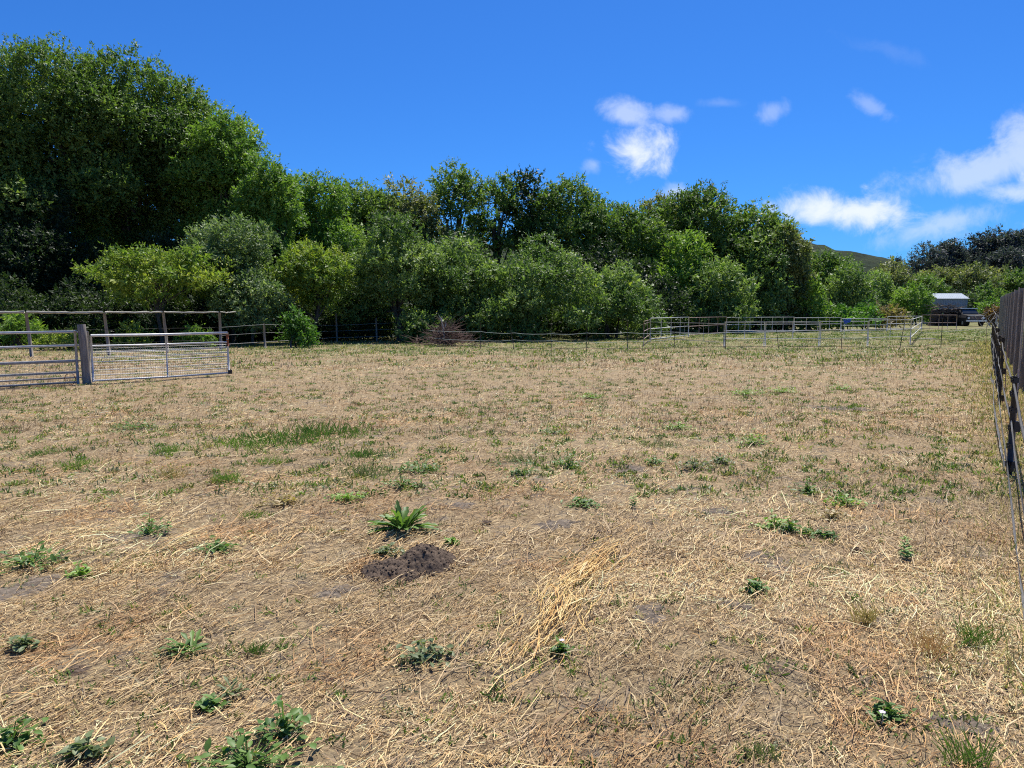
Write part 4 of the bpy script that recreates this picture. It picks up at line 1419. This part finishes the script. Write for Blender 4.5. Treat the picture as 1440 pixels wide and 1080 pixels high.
def weed_mesh(kind, w, h, pal, seed):
    """kind: clump (round leaved), grass (upright blades), rosette, sprig (upright leafy stem)"""
    g = np.random.default_rng(seed); V, Fc, Cc = [], [], []
    pl = np.array(WP[pal])

    def put(vs, fs):
        o = len(V); V.extend(tuple(x) for x in vs); Fc.extend(tuple(i + o for i in f) for f in fs)
        t = np.clip(g.normal(.5, .28), 0, 1)
        c = pl[0] + (pl[1] - pl[0]) * t * 2 if t < .5 else pl[1] + (pl[2] - pl[1]) * (t * 2 - 1)
        Cc.extend([tuple(c)] * len(vs))
    if kind == 'grass':
        for k in range(int(60 + 260 * min(1.6, w))):
            x, y = g.normal(0, w * .36), g.normal(0, w * .25); a = g.uniform(0, 6.28); el = g.uniform(.8, 1.45)
            q_ = .002 / max(.01, math.hypot(x, y))
            put([(y * q_, -x * q_, .002), (-y * q_, x * q_, .002), (x - y * q_, y + x * q_, .002), (x + y * q_, y - x * q_, .002)], [(0, 1, 2, 3)])
            put(*leaf_blade((x, y, -.005), (math.cos(a) * math.cos(el), math.sin(a) * math.cos(el), math.sin(el)), (math.cos(a + 1.5), math.sin(a + 1.5), .2),
                            h * g.uniform(.5, 1.1), min(.014, max(.005, w * .022)), 2, .5))
    elif kind == 'clump':
        for k in range(int(34 + 150 * min(1.2, w))):
            x, y = g.normal(0, w * .30), g.normal(0, w * .22); a = g.uniform(0, 6.28); el = g.normal(.25, .3)
            z = abs(g.normal(0, h * .5)) * max(.15, 1 - math.hypot(x, y) / w)
            sx_, sy_ = -y, x; q_ = .002 / max(.01, math.hypot(x, y))
            put([(-sx_ * q_, -sy_ * q_, .004), (sx_ * q_, sy_ * q_, .004), (x + sx_ * q_, y + sy_ * q_, .01 + z), (x - sx_ * q_, y - sy_ * q_, .01 + z)], [(0, 1, 2, 3)])
            put(*leaf_blade((x, y, .01 + z), (math.cos(a) * math.cos(el), math.sin(a) * math.cos(el), math.sin(el)), (g.normal(0, .3), g.normal(0, .3), 1),
                            w * .02 + g.uniform(.025, .048), g.uniform(.022, .038), 3, .4, .25, .15))
    elif kind == 'rosette':
        for k in range(26):
            a = g.uniform(0, 6.28); el = g.uniform(.1, .9)
            put(*leaf_blade((g.normal(0, .02), g.normal(0, .02), .0), (math.cos(a) * math.cos(el), math.sin(a) * math.cos(el), math.sin(el)), (0, 0, 1),
                            w * .5 * g.uniform(.6, 1.1), w * .09, 4, .6, .35, .2))
    elif kind == 'sprig':
        for s_ in range(3):
            lx, ly = g.normal(0, w * .18), g.normal(0, w * .12)
            for k in range(14):
                t = (k + 1) / 14; a = k * 2.4 + s_; el = .35
                put(*leaf_blade((lx * t, ly * t, h * t * g.uniform(.9, 1)), (math.cos(a) * math.cos(el), math.sin(a) * math.cos(el), math.sin(el)), (0, 0, 1),
                                w * .34 * (1.2 - .6 * t), w * .20 * (1.2 - .6 * t), 3, .5, 0, .15))
    return col_mesh('weed', V, Fc, Cc)


WEEDS = [  # u, v base, kind, width px, height px, palette, label
    (48, 795, 'clump', 105, 22, 'green', 'spreading mat of green mallow leaves at the left edge'),
    (212, 755, 'clump', 40, 26, 'green', 'small bushy green weed left of the dock plant, farther from the edge'),
    (307, 778, 'clump', 40, 20, 'green', 'low round leaved weed between the dock and the left mat'),
    (112, 811, 'clump', 30, 14, 'lime', 'tiny bright lime weed beside the mat at the left edge'),
    (318, 678, 'grass', 32, 20, 'lime', 'bright green grass tuft left of centre, nearer of two'),
    (378, 651, 'grass', 34, 16, 'lime', 'bright green grass tuft left of centre, farther of two'),
    (262, 915, 'rosette', 76, 30, 'green', 'jagged green rosette in the lower left straw'),
    (222, 922, 'rosette', 36, 16, 'grey', 'small grey rosette touching the jagged green one'),
    (325, 972, 'rosette', 58, 22, 'grey', 'grey green thistle seedling in the lower left'),
    (298, 990, 'clump', 30, 12, 'green', 'little green weed beside the thistle seedling'),
    (400, 1030, 'clump', 60, 46, 'green', 'sprawling mallow near the bottom edge, its upper half'),
    (350, 1075, 'clump', 130, 40, 'green', 'sprawling mallow on the bottom edge, its lower half'),
    (16, 1046, 'clump', 66, 30, 'green', 'broad leaved weed in the lower left corner'),
    (122, 1066, 'clump', 44, 24, 'grey', 'greyish weed on the bottom edge at the left'),
    (598, 925, 'clump', 72, 22, 'grey', 'grey green low weed left of the straw swath'),
    (32, 915, 'clump', 34, 16, 'grey', 'faint grey weed near the left edge, above the corner weed'),
    (362, 918, 'grass', 18, 24, 'green', 'thin grass sprig right of the jagged rosette'),
    (1088, 740, 'clump', 44, 22, 'lime', 'leafy green weed right of centre, first of a short row'),
    (1112, 748, 'clump', 26, 20, 'green', 'leafy green weed right of centre, second of a short row'),
    (1138, 752, 'clump', 26, 12, 'green', 'small weed right of centre, third of a short row'),
    (1162, 756, 'clump', 24, 12, 'green', 'small weed right of centre, last of a short row'),
    (1275, 785, 'sprig', 32, 34, 'lime', 'upright leafy green plant standing alone near the right edge'),
    (1187, 710, 'clump', 44, 14, 'lime', 'flat green weed behind the short row of weeds'),
    (1168, 730, 'clump', 38, 16, 'dry', 'yellowing weed between the flat one and the short row'),
    (1135, 692, 'clump', 32, 20, 'green', 'green weed farthest back above the short row'),
    (1062, 836, 'clump', 30, 20, 'green', 'small green weed beside the bare soil patch'),
    (800, 658, 'clump', 34, 24, 'green', 'bushy green weed in the middle of the field'),
    (976, 660, 'clump', 40, 18, 'grey', 'dull green weed right of the middle of the field'),
    (920, 656, 'clump', 26, 10, 'green', 'small green weed left of the dull green one'),
    (890, 716, 'sprig', 18, 18, 'lime', 'tiny bright seedling above the straw swath'),
    (818, 712, 'clump', 40, 11, 'green', 'flat weed left of the tiny bright seedling'),
    (1015, 652, 'clump', 32, 14, 'grey', 'grey weed beside the dull green one'),
    (460, 612, 'grass', 90, 18, 'green', 'dense green grass patch, right end of the long green band'),
    (400, 622, 'grass', 110, 16, 'green', 'dense green grass patch, middle of the long green band'),
    (335, 628, 'grass', 70, 12, 'lime', 'thin grass patch, left end of the long green band'),
    (515, 668, 'grass', 56, 20, 'grey', 'grey green tuft in the cluster above the dock plant, left one'),
    (590, 662, 'clump', 60, 20, 'green', 'green tuft in the cluster above the dock plant, right one'),
    (565, 686, 'clump', 44, 16, 'green', 'green tuft in the cluster above the dock plant, nearest one'),
    (515, 640, 'grass', 56, 12, 'green', 'green tuft in the cluster above the dock plant, farthest one'),
    (736, 668, 'clump', 40, 20, 'green', 'green tuft right of the cluster above the dock plant'),
    (735, 648, 'grass', 50, 12, 'grey', 'grey tuft behind the tuft right of the cluster'),
    (490, 706, 'clump', 46, 14, 'lime', 'flat light green weed just above left of the dock plant'),
    (400, 712, 'clump', 60, 14, 'dry', 'yellowish low weed left of the flat light green one'),
    (357, 730, 'grass', 24, 14, 'lime', 'small bright tuft below the yellowish weed'),
    (243, 670, 'grass', 28, 16, 'dry', 'olive dry tuft left of the bright grass tufts'),
    (190, 604, 'clump', 60, 10, 'green', 'low weed below the gate, right one of two'),
    (235, 636, 'grass', 40, 12, 'lime', 'green tuft below the gate, nearer the camera'),
    (57, 640, 'grass', 34, 11, 'green', 'grass tuft near the left edge below the pipe panel'),
    (116, 656, 'grass', 50, 11, 'lime', 'wide grass tuft right of the one below the pipe panel'),
    (545, 778, 'clump', 44, 12, 'grey', 'small grey weed between the dock plant and the molehill'),
    (634, 766, 'clump', 14, 10, 'lime', 'tiny bright seedling at the right rim of the molehill'),
    (1245, 1004, 'clump', 44, 14, 'green', 'dark leaves with a small pink flower near the bottom right'),
    (789, 920, 'clump', 22, 16, 'green', 'bindweed leaves with a pale flower at the foot of the swath'),
    (775, 610, 'clump', 30, 12, 'green', 'green weed behind the middle of the field'),
    (830, 560, 'clump', 34, 9, 'lime', 'bright leafy weed far out in the field, left of the corral'),
    (1050, 556, 'clump', 50, 12, 'lime', 'bright leafy weed far out in the field, below the corral'),
    (1100, 552, 'clump', 42, 11, 'lime', 'bright leafy weed right of the one below the corral'),
    (1182, 548, 'clump', 30, 10, 'lime', 'small bright weed at the right of the leafy far weeds'),
    (1060, 624, 'clump', 40, 14, 'lime', 'light green weed in the right middle of the field'),
    (955, 604, 'clump', 44, 10, 'lime', 'light green weed left of the right middle one'),
    (930, 628, 'grass', 40, 12, 'grey', 'dull tuft near the light green weeds'),
    (1310, 920, 'grass', 50, 46, 'red', 'reddish dry grass tussock near the right edge'),
    (1370, 905, 'grass', 34, 40, 'green', 'green grass tuft right of the reddish tussock'),
    (1365, 1075, 'grass', 40, 60, 'green', 'tall green grass blades on the bottom edge at the right'),
    (1215, 880, 'grass', 22, 34, 'dry', 'thin dry grass sprig in the lower right straw'),
    (1065, 1060, 'grass', 46, 26, 'grey', 'grey grass tuft on the bottom edge right of centre'),
]
WP = {k: [tuple(q * 1.35 for q in c) for c in v] for k, v in WP.items()}
for i, (u, v, kind, wpx, hpx, pal, label) in enumerate(WEEDS):
    c = G(u, v); k = c.y / FPX * 1.02
    me = weed_mesh(kind, wpx * k, hpx * k, pal, 300 + i)
    o = link({'clump': 'leafy_weed', 'grass': 'grass_tuft', 'rosette': 'rosette_weed', 'sprig': 'upright_weed'}[kind], me, M_WEED, None, (c.x, c.y, float(gz(c.x, c.y))))
    if kind == 'grass' and wpx >= 50:
        o.name = 'grass_patch'; tag(o, label, kind='stuff')
    else:
        tag(o, label, 'weed', 'weeds scattered over the field')

for (u, v, label) in ((790, 895, 'pale pink bindweed flower at the foot of the straw swath'), (1240, 996, 'small pink flower above dark leaves near the bottom right')):
    c = G(u, v + 20); q = MB()
    for k in range(5):
        a = k * 1.2566
        vs, fs = leaf_blade((0, 0, .05), (math.cos(a), math.sin(a) * .9, .55), (0, 0, 1), .014, .016, 3, .4, 0, .2); q.add(vs, fs)
    root = empty('pink_flower', (c.x, c.y, float(gz(c.x, c.y)))); tag(root, label, 'flower')
    q.build('petals', M_PETAL, root)
    q = MB(); q.tube([(0, .01, -.01), (.004, 0, .02), (0, 0, .052)], .0022, 5); q.build('stem', M_TAPEPALE, root)


def build_groundcover():
    """small scattered green growth, thickening towards the wood"""
    g = np.random.default_rng(61)
    V, F, C, off = [], [], [], 0
    for (n, d0, d1, per, ll, w) in ((650, 2.2, 7, 14, .030, .008), (2900, 6, 20, 22, .045, .013), (10000, 20, 62, 11, .10, .028)):
        x, y = scatter(n * 3, d0, d1, g, 'area' if d0 > 19 else 'log')
        mask = vnoise(x, y, 4.5, 2) * .22 + vnoise(x, y, 1.1, 3) * .38 + vnoise(x, y, .35, 4) * .40
        thr = .585 - .11 * np.clip((y - 8) / 22, 0, 1)
        k = np.where(y < 20, mask * .45 + g.random(len(x)) * .55, mask) + g.normal(0, .07, len(x)) > thr
        x, y = x[k][:n], y[k][:n]; m = len(x)
        sp = ll * np.where(g.random(m) < .5, .8, 1.6)[:, None]
        px = (x[:, None] + g.normal(0, sp, (m, per))).ravel(); py = (y[:, None] + g.normal(0, sp * .8, (m, per))).ravel()
        q = m * per
        yaw = g.random(q) * 6.283; pit = g.uniform(.1, 1.3, q)
        D = np.stack([np.cos(yaw) * np.cos(pit), np.sin(yaw) * np.cos(pit), np.sin(pit)], 1)
        P0 = np.stack([px, py, gz(px, py) * np.clip(1.4 - np.hypot(px, py) / 30, 0, 1) + .004], 1)
        v_, f_ = strips(P0, D, ll * (.4 + .8 * g.random(q)), w * (.5 + g.random(q)), .004, g, .25, True)
        pal = np.array([(.08, .14, .03), (.13, .20, .045), (.20, .25, .06), (.15, .16, .08), (.27, .25, .09)])
        cl = np.repeat(g.choice(5, m, p=[.25, .27, .2, .16, .12]), per)
        c = pal[cl] * (.7 + .6 * g.random((q, 1)))
        V.append(v_); F.append(f_ + off); off += len(v_); C.append(np.repeat(c, 4, 0))
    # taller mixed grass under the electric fence
    n = 11000
    t = g.random(n) ** 1.6
    y = 3 + t * 34; x = np.array([FENCE(q).x for q in y]) + g.normal(.15, .30 + .012 * y, n) + .1
    D = np.stack([g.normal(0, .35, n), g.normal(0, .35, n), np.ones(n)], 1); D = unit(D)
    P0 = np.stack([x, y, gz(x, y) * np.clip(1.4 - np.hypot(x, y) / 30, 0, 1) - .005], 1)
    v_, f_ = strips(P0, D, g.uniform(.03, .15, n), .0035 * np.maximum(1, y / 5) * (.6 + .7 * g.random(n)), .0, g, .35)
    pal = np.array([(.10, .14, .04), (.16, .18, .06), (.42, .34, .18), (.55, .46, .28), (.24, .2, .1)])
    c = pal[g.choice(5, n, p=[.10, .15, .33, .34, .08])] * (.7 + .5 * g.random((n, 1)))
    V.append(v_); F.append(f_ + off); off += len(v_); C.append(np.repeat(c, 6, 0))
    o = link('low_weeds', mesh_np('low_weeds', np.concatenate(V), np.concatenate(F), np.concatenate(C)), M_WEED)
    tag(o, 'sparse low green growth scattered through the dry field', 'ground cover', kind='stuff')


build_groundcover()
